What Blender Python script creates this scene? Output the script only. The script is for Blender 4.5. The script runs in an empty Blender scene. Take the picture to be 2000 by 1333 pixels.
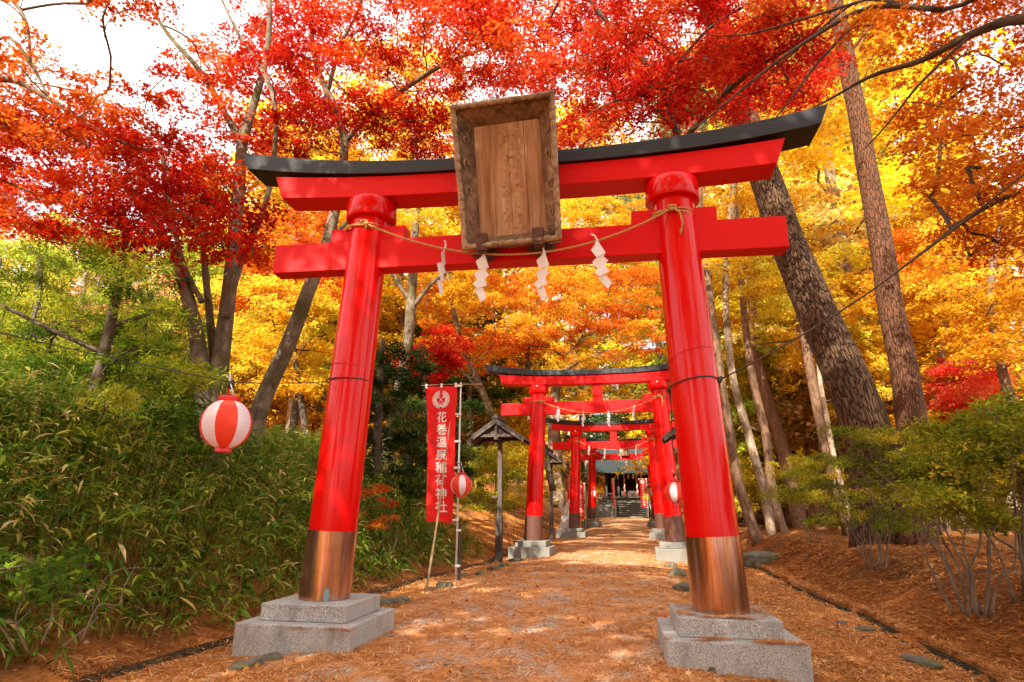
import bpy, bmesh, math, random
import numpy as np
from mathutils import Vector, Matrix
R = np.random.default_rng(11)
random.seed(11)
SC = bpy.context.scene
COL = SC.collection
PI = math.pi
rad = math.radians

# ------------------------------------------------------------------ camera frame (solved from the photograph)
F, PITCH, YAW, ROLL = 1224.1, .266, .2015, .0017
CAM = np.array([1.1893, -5.9412, .8127])
FW = np.array([-math.sin(YAW) * math.cos(PITCH), math.cos(YAW) * math.cos(PITCH), math.sin(PITCH)])
_r = np.array([math.cos(YAW), math.sin(YAW), 0.])
_u = np.cross(_r, FW)
RT = _r * math.cos(ROLL) + _u * math.sin(ROLL)
UP = -_r * math.sin(ROLL) + _u * math.cos(ROLL)

def at(px, py, Y):
    """world point on the plane y = Y that the photo shows at pixel (px, py)"""
    d = FW + RT * (px - 1000) / F + UP * (666.5 - py) / F
    return CAM + d * (Y - CAM[1]) / d[1]

def atz(px, py, z):
    d = FW + RT * (px - 1000) / F + UP * (666.5 - py) / F
    return CAM + d * (z - CAM[2]) / d[2]

# ------------------------------------------------------------------ node materials
class NT:
    def __init__(s, name):
        s.m = bpy.data.materials.new(name); s.m.use_nodes = True
        s.t = s.m.node_tree; s.t.nodes.clear()
        s.out = s.n('ShaderNodeOutputMaterial')
    def n(s, typ, **kw):
        nd = s.t.nodes.new(typ)
        for k, v in kw.items():
            if k == 'ins':
                for kk, vv in v.items(): nd.inputs[kk].default_value = vv
            else: setattr(nd, k, v)
        return nd
    def l(s, a, b): s.t.links.new(a, b)
    def coord(s, kind='Object', scale=(1, 1, 1), attr=None):
        if attr:
            a = s.n('ShaderNodeAttribute', attribute_name=attr); src = a.outputs['Vector']
        else:
            a = s.n('ShaderNodeTexCoord'); src = a.outputs[kind]
        mp = s.n('ShaderNodeMapping'); mp.inputs['Scale'].default_value = scale
        s.l(src, mp.inputs['Vector']); return mp.outputs[0]
    def noise(s, vec, scale=5, detail=4, rough=.55, dist=0):
        nd = s.n('ShaderNodeTexNoise'); nd.inputs['Scale'].default_value = scale
        nd.inputs['Detail'].default_value = detail; nd.inputs['Roughness'].default_value = rough
        nd.inputs['Distortion'].default_value = dist
        if vec is not None: s.l(vec, nd.inputs['Vector'])
        return nd.outputs['Fac']
    def vor(s, vec, scale=5, feature='F1', out='Distance', rnd=1):
        nd = s.n('ShaderNodeTexVoronoi', feature=feature); nd.inputs['Scale'].default_value = scale
        nd.inputs['Randomness'].default_value = rnd
        if vec is not None: s.l(vec, nd.inputs['Vector'])
        return nd.outputs[out]
    def ramp(s, fac, stops, interp='LINEAR'):
        nd = s.n('ShaderNodeValToRGB'); cr = nd.color_ramp; cr.interpolation = interp
        while len(cr.elements) < len(stops): cr.elements.new(.5)
        for e, (p, c) in zip(cr.elements, stops):
            e.position = p; e.color = (*c, 1) if len(c) == 3 else c
        s.l(fac, nd.inputs['Fac']); return nd.outputs['Color']
    def mix(s, fac, a, b, mode='MIX'):
        nd = s.n('ShaderNodeMix', data_type='RGBA', blend_type=mode)
        for sock, v in ((nd.inputs[0], fac), (nd.inputs[6], a), (nd.inputs[7], b)):
            if hasattr(v, 'is_linked') or hasattr(v, 'links'): s.l(v, sock)
            elif isinstance(v, (int, float)): sock.default_value = v
            else: sock.default_value = (*v, 1) if len(v) == 3 else v
        return nd.outputs[2]
    def math(s, op, a, b=None):
        nd = s.n('ShaderNodeMath', operation=op)
        for i, v in enumerate((a, b)):
            if v is None: continue
            if isinstance(v, (int, float)): nd.inputs[i].default_value = v
            else: s.l(v, nd.inputs[i])
        return nd.outputs[0]
    def bump(s, h, strength=.5, dist=.02):
        nd = s.n('ShaderNodeBump'); nd.inputs['Strength'].default_value = strength
        nd.inputs['Distance'].default_value = dist; s.l(h, nd.inputs['Height']); return nd.outputs[0]
    def pbr(s, col, rough=.6, metal=0., bump=None, coat=0, spec=.5, sheen=0):
        b = s.n('ShaderNodeBsdfPrincipled')
        for k, v in (('Base Color', col), ('Roughness', rough), ('Metallic', metal)):
            if isinstance(v, (int, float)): b.inputs[k].default_value = v
            elif isinstance(v, tuple): b.inputs[k].default_value = (*v, 1)
            else: s.l(v, b.inputs[k])
        b.inputs['Coat Weight'].default_value = coat; b.inputs['Coat Roughness'].default_value = .12
        b.inputs['Specular IOR Level'].default_value = spec
        if bump is not None: s.l(bump, b.inputs['Normal'])
        s.l(b.outputs[0], s.out.inputs['Surface']); return b

def m_leaf(name, stops, trans=.45, objcol=False, gloss=.0):
    s = NT(name)
    a = s.n('ShaderNodeAttribute', attribute_name='tint').outputs['Fac']
    if objcol:
        oi = s.n('ShaderNodeObjectInfo').outputs['Color']
        hs = s.n('ShaderNodeHueSaturation')
        s.l(s.math('ADD', s.math('MULTIPLY', s.math('SUBTRACT', a, .5), .07), .5), hs.inputs['Hue'])
        s.l(s.math('ADD', s.math('MULTIPLY', a, .7), .6), hs.inputs['Value'])
        s.l(oi, hs.inputs['Color']); col = hs.outputs[0]
    else:
        col = s.ramp(a, stops)
    d = s.n('ShaderNodeBsdfDiffuse'); t = s.n('ShaderNodeBsdfTranslucent')
    s.l(col, d.inputs[0]); s.l(col, t.inputs[0])
    mx = s.n('ShaderNodeMixShader'); mx.inputs[0].default_value = trans
    s.l(d.outputs[0], mx.inputs[1]); s.l(t.outputs[0], mx.inputs[2])
    o = mx.outputs[0]
    if gloss:
        g = s.n('ShaderNodeBsdfGlossy'); g.inputs['Roughness'].default_value = .35
        g.inputs['Color'].default_value = (.9, .9, .9, 1)
        m2 = s.n('ShaderNodeMixShader'); m2.inputs[0].default_value = gloss
        s.l(o, m2.inputs[1]); s.l(g.outputs[0], m2.inputs[2]); o = m2.outputs[0]
    s.l(o, s.out.inputs['Surface']); return s.m

def m_bark(name, dark, light, moss=None, scale=9., stretch=.35, depth=.02, plates=False):
    s = NT(name)
    v = s.coord(attr='bark', scale=(1, 1, stretch))
    n1 = s.noise(v, scale, 6, .65, .6)
    n2 = s.noise(s.coord(attr='bark', scale=(1, 1, .7)), 1.7, 3)
    if plates:
        vv = s.n('ShaderNodeVectorMath', operation='ADD')
        nz = s.n('ShaderNodeTexNoise'); nz.inputs['Scale'].default_value = 7; nz.inputs['Detail'].default_value = 4; s.l(v, nz.inputs['Vector'])
        sc = s.n('ShaderNodeVectorMath', operation='SCALE'); sc.inputs['Scale'].default_value = .09
        s.l(nz.outputs['Color'], sc.inputs[0]); s.l(v, vv.inputs[0]); s.l(sc.outputs[0], vv.inputs[1])
        e = s.vor(vv.outputs[0], plates, 'DISTANCE_TO_EDGE')
        crack = s.ramp(e, [(0, (0, 0, 0)), (.05, (.45, .45, .45)), (.13, (1, 1, 1))])
        fine = s.mix(s.noise(v, scale * 3, 5, .7), dark, light)
        col = s.mix(crack, tuple(c * .3 for c in dark), fine)
        h = s.math('ADD', s.math('MULTIPLY', crack, 1.), s.math('MULTIPLY', n1, .35))
    else:
        col = s.mix(s.ramp(n1, [(.35, (0, 0, 0)), (.65, (1, 1, 1))]), dark, light)
        h = n1
    if moss:
        col = s.mix(s.ramp(n2, [(.48, (0, 0, 0)), (.62, (1, 1, 1))]), col, moss)
    s.pbr(col, .88, bump=s.bump(h, .9, depth), spec=.2)
    return s.m

MAT = {}
def materials():
    # red lacquer
    s = NT('red_lacquer'); v = s.coord()
    c = s.mix(s.noise(v, 3, 5), (.64, .0028, .0035), (.74, .006, .0045))
    s.pbr(c, s.ramp(s.noise(s.coord(scale=(3, 3, .3)), 9, 4), [(.3, (.10, .10, .10)), (.8, (.19, .19, .19))]), coat=.0, spec=.26, bump=s.bump(s.noise(s.coord(scale=(7, 7, .12)), 6, 2), .05, .01)); MAT['red'] = s.m
    s = NT('red_beam_paint'); v = s.coord(scale=(.5, 6, 6))
    c = s.mix(s.noise(s.coord(), 2.3, 5), (.64, .0028, .0035), (.74, .006, .0045))
    s.pbr(c, .5, spec=.2, bump=s.bump(s.noise(v, 9, 5, .65), .22, .01)); MAT['redbeam'] = s.m
    s = NT('black_painted_wood'); v = s.coord(scale=(.6, 9, 9))
    n = s.noise(v, 6, 6, .7)
    s.pbr(s.ramp(n, [(.3, (.003, .0035, .004)), (.75, (.016, .018, .022))]), .5, bump=s.bump(n, .4, .012)); MAT['black'] = s.m
    s = NT('copper_sheet'); v = s.coord(scale=(7, 7, .35))
    n = s.noise(v, 2.2, 4, .6)
    c = s.ramp(n, [(.28, (.30, .115, .05)), (.42, (.58, .28, .13)), (.5, (.52, .28, .20)), (.55, (.58, .34, .30)), (.62, (.78, .45, .20)), (.8, (.42, .18, .08))])
    c = s.mix(s.ramp(s.noise(s.coord(), 5, 5), [(.5, (0, 0, 0)), (.75, (.5, .5, .5))]), c, (.32, .145, .075))
    s.pbr(c, .17, .9, bump=s.bump(n, .05, .01)); MAT['copper'] = s.m
    s = NT('brown_painted_sleeve'); s.pbr(s.mix(s.noise(s.coord(scale=(4, 4, .6)), 5, 5), (.085, .032, .020), (.15, .062, .042)), .42, .2); MAT['sleeve'] = s.m
    s = NT('concrete_and_shaded_footings'); v = s.coord()
    s.pbr(s.mix(s.noise(v, 4, 7, .7), (.11, .105, .085), (.27, .26, .225)), .85, bump=s.bump(s.noise(v, 40, 4), .3, .006)); MAT['concrete'] = s.m  # shrine masonry, and the far gate footings with their shade painted in
    s = NT('patina_spot'); s.pbr((.17, .30, .30), .7); MAT['patina'] = s.m
    s = NT('speckled_granite'); v = s.coord()
    sp = s.noise(v, 120, 2, .6)
    c = s.ramp(sp, [(.33, (.05, .05, .054)), (.43, (.29, .29, .285)), (.56, (.43, .42, .40)), (.7, (.58, .57, .55))])
    c = s.mix(s.ramp(s.noise(v, 3.5, 6, .65), [(.45, (0, 0, 0)), (.75, (.6, .6, .6))]), c, (.36, .31, .25))
    c = s.mix(s.ramp(s.noise(s.coord(scale=(1, 1, .35)), 5, 7, .7), [(.52, (0, 0, 0)), (.74, (.75, .75, .75))]), c, (.13, .115, .09))
    s.pbr(c, .78, bump=s.bump(sp, .35, .004)); MAT['granite'] = s.m
    s = NT('weathered_stone'); v = s.coord()
    n = s.noise(v, 7, 8, .7)
    c = s.mix(s.ramp(s.noise(v, 2.6, 4), [(.45, (0, 0, 0)), (.62, (1, 1, 1))]), s.ramp(n, [(.3, (.05, .045, .035)), (.7, (.20, .175, .135))]), s.ramp(n, [(.3, (.04, .042, .018)), (.75, (.17, .15, .065))]))
    s.pbr(c, .9, bump=s.bump(n, .8, .03)); MAT['rock'] = s.m
    # plaque woods
    def wood(name, stops, scale, sc=6, rough=.75, bs=.5, bd=.01, stain=None):
        s = NT(name); v = s.coord(scale=scale)
        n = s.noise(v, sc, 7, .65, 1.2)
        c = s.ramp(n, stops)
        if stain: c = s.mix(s.ramp(s.noise(s.coord(scale=stain[1]), stain[2], 4, .6), [(.42, (0, 0, 0)), (.72, (1, 1, 1))]), c, stain[0])
        s.pbr(c, rough, bump=s.bump(n, bs, bd)); MAT[name] = s.m; return s
    wood('weathered_plaque_panel', [(.3, (.34, .20, .105)), (.5, (.52, .335, .19)), (.7, (.62, .44, .28))], (7, 1, .45), 3.2, stain=((.24, .10, .03), (7, 1, .5), 1.5))
    wood('carved_frame_wood', [(.3, (.12, .066, .030)), (.5, (.26, .155, .078)), (.7, (.40, .26, .145))], (2.5, 2.5, 2.0), 4, stain=((.05, .03, .014), (1, 1, 1), 3.2), bs=.8, bd=.02)
    wood('carved_lip_wood', [(.3, (.16, .095, .045)), (.5, (.38, .25, .135)), (.7, (.56, .40, .24))], (2, 2, 2), 5, stain=((.10, .05, .02), (1, 1, 1), 5), bs=.6, bd=.015)  # brighter than the frame boards: light on the edges put into the colour
    wood('weathered_grey_wood', [(.3, (.038, .026, .018)), (.7, (.135, .10, .07))], (8, 8, .6), 4)
    wood('dark_wood', [(.3, (.025, .017, .012)), (.7, (.085, .058, .04))], (6, 6, .7), 5)
    wood('bamboo_cane', [(.3, (.24, .15, .07)), (.7, (.42, .30, .15))], (3, 3, 1), 5)
    wood('shingle_roof', [(.3, (.03, .025, .022)), (.7, (.11, .09, .075))], (3, 8, 3), 6, rough=.85)
    s = NT('carved_stain'); s.pbr(s.ramp(s.noise(s.coord(), 14, 4), [(.35, (.26, .13, .05)), (.65, (.56, .35, .18))]), .8); MAT['carve'] = s.m
    s = NT('corroded_iron'); s.pbr(s.ramp(s.noise(s.coord(), 25, 5), [(.3, (.05, .02, .014)), (.7, (.16, .075, .055))]), .65, .3); MAT['iron'] = s.m
    s = NT('straw_rope'); v = s.coord(attr='bark', scale=(1, 1, 1))
    w = s.n('ShaderNodeTexWave', wave_type='BANDS', bands_direction='DIAGONAL'); w.inputs['Scale'].default_value = 22; w.inputs['Distortion'].default_value = 1.5
    s.l(v, w.inputs['Vector'])
    s.pbr(s.mix(w.outputs['Fac'], (.36, .17, .045), (.72, .42, .14)), .9, bump=s.bump(w.outputs['Fac'], .8, .006)); MAT['rope'] = s.m
    s = NT('white_paper'); 
    d = s.n('ShaderNodeBsdfDiffuse'); t = s.n('ShaderNodeBsdfTranslucent'); mx = s.n('ShaderNodeMixShader'); mx.inputs[0].default_value = .15
    c = s.mix(s.noise(s.coord(), 8, 3), (.90, .90, .90), (.93, .93, .93)); s.l(c, d.inputs[0]); s.l(c, t.inputs[0])
    s.l(d.outputs[0], mx.inputs[1]); s.l(t.outputs[0], mx.inputs[2]); s.l(mx.outputs[0], s.out.inputs[0]); MAT['paper'] = s.m
    def cloth(name, c1, c2, tr=.3, g=.0):
        s = NT(name); d = s.n('ShaderNodeBsdfPrincipled'); t = s.n('ShaderNodeBsdfTranslucent'); mx = s.n('ShaderNodeMixShader'); mx.inputs[0].default_value = tr
        c = s.mix(s.noise(s.coord(), 4, 4), c1, c2); s.l(c, d.inputs[0]); s.l(c, t.inputs[0]); d.inputs['Roughness'].default_value = .55 if g else .85
        s.l(d.outputs[0], mx.inputs[1]); s.l(t.outputs[0], mx.inputs[2]); s.l(mx.outputs[0], s.out.inputs[0]); MAT[name] = s.m
    cloth('red_banner_cloth', (.84, .010, .009), (.90, .016, .012), .25)
    cloth('white_lettering', (.80, .74, .68), (.86, .82, .76), .1)
    cloth('lantern_red_vinyl', (.90, .065, .025), (.92, .075, .03), .35, 1)
    cloth('lantern_white_vinyl', (.86, .86, .92), (.90, .90, .94), .35, 1)
    cloth('bell_rope_red', (.6, .03, .02), (.7, .05, .03), .1)
    s = NT('red_plastic'); s.pbr((.62, .01, .008), .3); MAT['redplastic'] = s.m
    s = NT('white_plastic'); s.pbr((.72, .72, .70), .4); MAT['whiteplastic'] = s.m
    s = NT('pale_painted_pole'); s.pbr(s.mix(s.noise(s.coord(), 6, 3), (.50, .50, .49), (.70, .70, .68)), .4); MAT['pole'] = s.m
    s = NT('black_rubber'); s.pbr(s.mix(s.noise(s.coord(), 9, 3), (.012, .011, .010), (.04, .034, .03)), .6); MAT['rubber'] = s.m
    s = NT('twisted_cable'); s.pbr(s.mix(s.noise(s.coord(), 30, 3), (.03, .018, .010), (.11, .07, .04)), .8); MAT['cable'] = s.m
    s = NT('white_stone'); s.pbr(s.mix(s.noise(s.coord(), 9, 6), (.55, .54, .50), (.78, .77, .73)), .8); MAT['whitestone'] = s.m
    s = NT('patinated_copper_roof'); v = s.coord(scale=(9, 1, 1)); n = s.noise(v, 3, 4)
    s.pbr(s.ramp(n, [(.3, (.007, .014, .016)), (.7, (.018, .030, .032))]), .6, .0, bump=s.bump(n, .3, .02)); MAT['roof'] = s.m
    # ground: pine-needle litter over earth
    s = NT('needle_litter_ground'); v = s.coord()
    def fibres(sc, ang):
        mp = s.n('ShaderNodeMapping'); mp.inputs['Scale'].default_value = (sc, sc * .12, sc); mp.inputs['Rotation'].default_value = (0, 0, ang)
        tc = s.n('ShaderNodeTexCoord'); s.l(tc.outputs['Object'], mp.inputs[0]); return s.noise(mp.outputs[0], 1, 4, .7, .6)
    f1 = s.math('MAXIMUM', fibres(60, .5), fibres(55, 2.0)); f1 = s.math('MAXIMUM', f1, fibres(70, 1.2))
    big = s.noise(v, .9, 5, .6)
    lit = s.ramp(f1, [(.40, (.10, .034, .011)), (.52, (.44, .15, .032)), (.64, (.66, .28, .075)), (.78, (.76, .47, .20))])
    earth = s.ramp(s.noise(v, 16, 6, .7), [(.3, (.05, .026, .012)), (.7, (.20, .09, .032))])
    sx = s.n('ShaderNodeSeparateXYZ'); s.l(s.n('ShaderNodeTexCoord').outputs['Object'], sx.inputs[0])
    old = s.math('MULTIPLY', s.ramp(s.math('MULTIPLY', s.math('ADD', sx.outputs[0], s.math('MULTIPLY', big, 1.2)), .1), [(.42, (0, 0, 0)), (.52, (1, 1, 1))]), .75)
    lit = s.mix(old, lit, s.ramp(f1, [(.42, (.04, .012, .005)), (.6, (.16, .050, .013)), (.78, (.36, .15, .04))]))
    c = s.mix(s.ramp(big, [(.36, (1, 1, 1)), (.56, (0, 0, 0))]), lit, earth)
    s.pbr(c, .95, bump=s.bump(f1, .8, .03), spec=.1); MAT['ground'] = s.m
    s = NT('gravel_path'); v = s.coord()
    f1 = s.math('MAXIMUM', s.noise(s.coord(scale=(60, 9, 60)), 1, 4, .7, .6), s.noise(s.coord(scale=(12, 60, 60)), 1, 4, .7, .6))
    lit = s.ramp(f1, [(.38, (.15, .060, .026)), (.50, (.46, .185, .065)), (.64, (.64, .32, .13)), (.80, (.76, .52, .30))])
    gr = s.vor(v, 60, 'F1', 'Color')
    bw = s.n('ShaderNodeRGBToBW'); s.l(gr, bw.inputs[0])
    gcol = s.ramp(bw.outputs[0], [(.15, (.15, .115, .085)), (.5, (.37, .30, .235)), (.85, (.64, .56, .46))])
    cover = s.ramp(s.noise(s.coord(scale=(1.2, .7, 1)), 2.6, 7, .68), [(.365, (0, 0, 0)), (.51, (1, 1, 1))])
    c = s.mix(cover, gcol, lit)
    s.pbr(c, .95, bump=s.bump(s.math('ADD', f1, s.vor(v, 75)), .6, .012), spec=.15); MAT['path'] = s.m
    s = NT('ditch_moss_soil'); s.pbr(s.ramp(s.noise(s.coord(), 9, 6), [(.3, (.012, .010, .006)), (.7, (.06, .05, .02))]), .95); MAT['ditch'] = s.m
    s = NT('far_hill'); s.pbr(s.ramp(s.noise(s.coord(), .35, 8, .7), [(.3, (.05, .05, .015)), (.5, (.30, .17, .03)), (.7, (.45, .30, .06))]), .95); MAT['hill'] = s.m
    # foliage
    MAT['lf_red'] = m_leaf('maple_leaf_red', [(0, (.30, .007, .006)), (.4, (.54, .018, .008)), (.7, (.68, .060, .012)), (1, (.78, .21, .022))], .5)
    MAT['lf_scarlet'] = m_leaf('maple_leaf_scarlet', [(0, (.36, .010, .009)), (.5, (.60, .026, .014)), (.8, (.70, .065, .02)), (1, (.80, .24, .04))], .5)
    MAT['lf_bushred'] = m_leaf('bush_leaf_bright_red', [(0, (.62, .03, .03)), (.5, (.84, .07, .05)), (1, (.88, .24, .10))], .5)
    MAT['lf_orangered'] = m_leaf('maple_leaf_orange_red', [(0, (.42, .035, .008)), (.5, (.66, .115, .013)), (.8, (.76, .23, .022)), (1, (.82, .38, .035))], .5)
    MAT['lf_orange'] = m_leaf('maple_leaf_orange', [(0, (.48, .075, .010)), (.45, (.72, .18, .016)), (.75, (.80, .30, .022)), (1, (.84, .48, .035))], .5)
    MAT['lf_yellow'] = m_leaf('maple_leaf_yellow', [(0, (.62, .28, .015)), (.45, (.84, .50, .028)), (.75, (.86, .60, .045)), (1, (.66, .62, .06))], .5)
    MAT['lf_green'] = m_leaf('leaf_green', [(0, (.05, .10, .012)), (.4, (.13, .22, .018)), (.7, (.32, .40, .03)), (1, (.62, .56, .05))], .45)
    MAT['lf_conifer'] = m_leaf('conifer_spray', [(0, (.016, .032, .010)), (.5, (.045, .075, .016)), (1, (.12, .15, .03))], .3)
    MAT['lf_pine'] = m_leaf('pine_needle', [(0, (.05, .08, .03)), (.6, (.12, .16, .06)), (1, (.36, .26, .08))], .3)
    MAT['lf_shrub'] = m_leaf('shrub_leaf', [(0, (.10, .13, .012)), (.4, (.24, .26, .02)), (.75, (.44, .40, .03)), (1, (.72, .46, .04))], .45)
    MAT['lf_yshrub'] = m_leaf('yellow_shrub_leaf', [(0, (.14, .17, .014)), (.5, (.42, .40, .028)), (1, (.80, .60, .05))], .45)
    MAT['lf_far'] = m_leaf('far_leaf', None, .45, True)
    MAT['sasa'] = m_leaf('bamboo_grass_blade', [(0, (.024, .075, .009)), (.35, (.100, .205, .014)), (.58, (.27, .34, .026)), (.74, (.46, .38, .06)), (.86, (.58, .40, .13)), (1, (.70, .53, .24))], .4, gloss=.012)
    MAT['needle'] = m_leaf('fallen_needle', [(0, (.17, .052, .016)), (.35, (.48, .170, .042)), (.7, (.72, .33, .10)), (1, (.88, .64, .36))], .1)
    MAT['litter'] = m_leaf('fallen_leaf', [(0, (.25, .04, .012)), (.4, (.45, .15, .03)), (.75, (.62, .32, .07)), (1, (.62, .46, .24))], .15)
    # barks
    MAT['bark_maple'] = m_bark('mottled_maple_bark', (.075, .052, .034), (.24, .19, .13), (.085, .07, .025), 8, .5, .012)
    MAT['bark_dark'] = m_bark('dark_bark', (.035, .026, .018), (.13, .095, .065), None, 10, .4, .015)
    MAT['bark_pale'] = m_bark('pale_bark', (.18, .12, .075), (.46, .35, .235), (.13, .085, .05), 9, .6, .015)
    MAT['bark_pine'] = m_bark('plated_pine_bark', (.085, .045, .023), (.155, .086, .044), None, 18, .22, .06, plates=16.)
    MAT['bark_redpine'] = m_bark('red_pine_bark', (.10, .042, .020), (.19, .082, .038), None, 20, .2, .02, plates=24.)
    MAT['bark_brown'] = m_bark('brown_bark', (.095, .052, .03), (.25, .145, .085), None, 12, .35, .02)
    MAT['twig'] = m_bark('twig_bark', (.03, .02, .014), (.10, .07, .045), None, 10, .4, .01)
    MAT['stem'] = m_bark('shrub_stem_bark', (.065, .045, .03), (.20, .15, .105), None, 12, .4, .01)
    MAT['canestem'] = m_bark('grass_cane', (.20, .16, .07), (.42, .34, .17), None, 12, .4, .005)
materials()

# ------------------------------------------------------------------ mesh collecting
class MB:
    def __init__(s): s.V = []; s.F = []; s.B = []; s.MI = []
    def add(s, V, Fs, B=None, mi=0):
        o = len(s.V); s.V.extend([tuple(map(float, v)) for v in V])
        s.B.extend(B if B is not None else [tuple(map(float, v)) for v in V])
        s.F.extend([tuple(i + o for i in f) for f in Fs]); s.MI.extend([mi] * len(Fs)); return s
    def box(s, c, d, M=None, taper=1.0):
        x, y, z = [k / 2 for k in d]
        V = [Vector((sx * x * (taper if sz > 0 else 1), sy * y * (taper if sz > 0 else 1), sz * z)) for sz in (-1, 1) for sx, sy in ((-1, -1), (1, -1), (1, 1), (-1, 1))]
        if M is not None: V = [M @ v for v in V]
        V = [v + Vector(c) for v in V]
        return s.add(V, [(3, 2, 1, 0), (4, 5, 6, 7), (0, 1, 5, 4), (1, 2, 6, 5), (2, 3, 7, 6), (3, 0, 4, 7)])
    def tube(s, pts, rr, n=8, cap=True, rough=0.):
        pts = [Vector(p) for p in pts]
        if not hasattr(rr, '__len__'): rr = [rr] * len(pts)
        V = []; B = []; Fs = []; L = 0; ref = None; off = random.random() * 50
        for i, p in enumerate(pts):
            t = (pts[min(i + 1, len(pts) - 1)] - pts[max(i - 1, 0)])
            if t.length < 1e-9: t = Vector((0, 0, 1))
            t.normalize()
            if ref is None:
                ref = Vector((0, 1, 0)) if abs(t.y) < .9 else Vector((1, 0, 0))
            a = (ref - t * ref.dot(t))
            if a.length < 1e-6: a = t.orthogonal()
            a.normalize(); ref = a; b = t.cross(a)
            if i: L += (p - pts[i - 1]).length
            for k in range(n):
                th = 2 * PI * k / n
                r = rr[i] * (1 + rough * math.sin(3 * th + L * 2.1 + off) + rough * .6 * math.sin(5 * th - L * 3.3 + off))
                V.append(p + a * math.cos(th) * r + b * math.sin(th) * r)
                B.append((math.cos(th) * rr[i] + off, math.sin(th) * rr[i], L))
        for i in range(len(pts) - 1):
            for k in range(n):
                Fs.append((i * n + k, i * n + (k + 1) % n, (i + 1) * n + (k + 1) % n, (i + 1) * n + k))
        if cap:
            Fs.append(tuple(range(n - 1, -1, -1))); Fs.append(tuple((len(pts) - 1) * n + k for k in range(n)))
        return s.add(V, Fs, B)
    def lathe(s, prof, n=32, c=(0, 0, 0), mi=None, cap=True):
        V = []; Fs = []; MI = []
        for r, z in prof:
            for k in range(n):
                V.append((c[0] + r * math.cos(2 * PI * k / n), c[1] + r * math.sin(2 * PI * k / n), c[2] + z))
        for i in range(len(prof) - 1):
            for k in range(n):
                Fs.append((i * n + k, i * n + (k + 1) % n, (i + 1) * n + (k + 1) % n, (i + 1) * n + k)); MI.append(mi(k) if mi else 0)
        if cap:
            Fs.append(tuple(range(n - 1, -1, -1))); Fs.append(tuple((len(prof) - 1) * n + k for k in range(n))); MI += [0, 0]
        s.add(V, Fs); s.MI[-len(Fs):] = MI; return s
    def prism(s, P, h, M=None):
        """outline P (x, z) extruded h along y, centred"""
        n = len(P); V = [Vector((x, -h / 2, z)) for x, z in P] + [Vector((x, h / 2, z)) for x, z in P]
        if M is not None: V = [M @ v for v in V]
        return s.add(V, [tuple(range(n)), tuple(range(2 * n - 1, n - 1, -1))] + [(i, i + n, (i + 1) % n + n, (i + 1) % n) for i in range(n)])
    def build(s, name, mat, parent=None, smooth=False, bevel=0, loc=None, bark=False):
        me = bpy.data.meshes.new(name)
        o0 = np.array(world_loc(parent)) if parent is not None else (np.array(loc, float) if loc is not None else np.zeros(3))
        V = (np.array(s.V) - o0).tolist()
        me.from_pydata(V, [], s.F)
        mats = mat if isinstance(mat, (list, tuple)) else [mat]
        for m in mats: me.materials.append(MAT[m])
        if len(mats) > 1: me.polygons.foreach_set('material_index', s.MI)
        bm = bmesh.new(); bm.from_mesh(me); bmesh.ops.recalc_face_normals(bm, faces=bm.faces); bm.to_mesh(me); bm.free()
        if smooth: me.polygons.foreach_set('use_smooth', [True] * len(me.polygons))
        if bark:
            a = me.attributes.new('bark', 'FLOAT_VECTOR', 'POINT'); a.data.foreach_set('vector', np.array(s.B, float).ravel())
        me.update()
        ob = bpy.data.objects.new(name, me); COL.objects.link(ob)
        if parent is not None: ob.parent = parent
        elif loc is not None: ob.location = loc
        if bevel:
            b = ob.modifiers.new('bevel', 'BEVEL'); b.width = bevel; b.segments = 2; b.limit_method = 'ANGLE'; b.angle_limit = rad(40)
        if smooth == 2:
            e = ob.modifiers.new('edge', 'EDGE_SPLIT'); e.split_angle = rad(40)
        return ob

def world_loc(o):
    v = Vector((0, 0, 0))
    while o is not None:
        v += o.location; o = o.parent
    return v

def tag(o, label=None, cat=None, group=None, kind=None):
    if label: o['label'] = label
    if cat: o['category'] = cat
    if group: o['group'] = group
    if kind: o['kind'] = kind
    return o

def thing(name, label, cat, loc=(0, 0, 0), group=None):
    o = bpy.data.objects.new(name, None); COL.objects.link(o); o.location = loc; o.empty_display_size = .2
    return tag(o, label, cat, group)

def copy_tree(o, parent=None):
    c = o.copy(); COL.objects.link(c)
    if parent is not None: c.parent = parent
    for ch in list(o.children): copy_tree(ch, c)
    return c

def fastmesh(name, V, quads, mat, parent=None, tint=None, loc=(0, 0, 0)):
    """V (n,3) array, quads (m,4) array"""
    me = bpy.data.meshes.new(name)
    V = np.asarray(V, np.float32) - np.array(world_loc(parent) if parent is not None else loc, np.float32)
    me.vertices.add(len(V)); me.vertices.foreach_set('co', V.ravel())
    k = quads.shape[1]
    me.loops.add(quads.size); me.loops.foreach_set('vertex_index', quads.astype(np.int32).ravel())
    me.polygons.add(len(quads)); me.polygons.foreach_set('loop_start', np.arange(0, quads.size, k, dtype=np.int32))
    me.materials.append(MAT[mat])
    me.update(calc_edges=True)
    if tint is not None:
        a = me.attributes.new('tint', 'FLOAT', 'POINT'); a.data.foreach_set('value', np.asarray(tint, np.float32))
    ob = bpy.data.objects.new(name, me); COL.objects.link(ob)
    if parent is not None: ob.parent = parent
    else: ob.location = loc
    return ob

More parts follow.
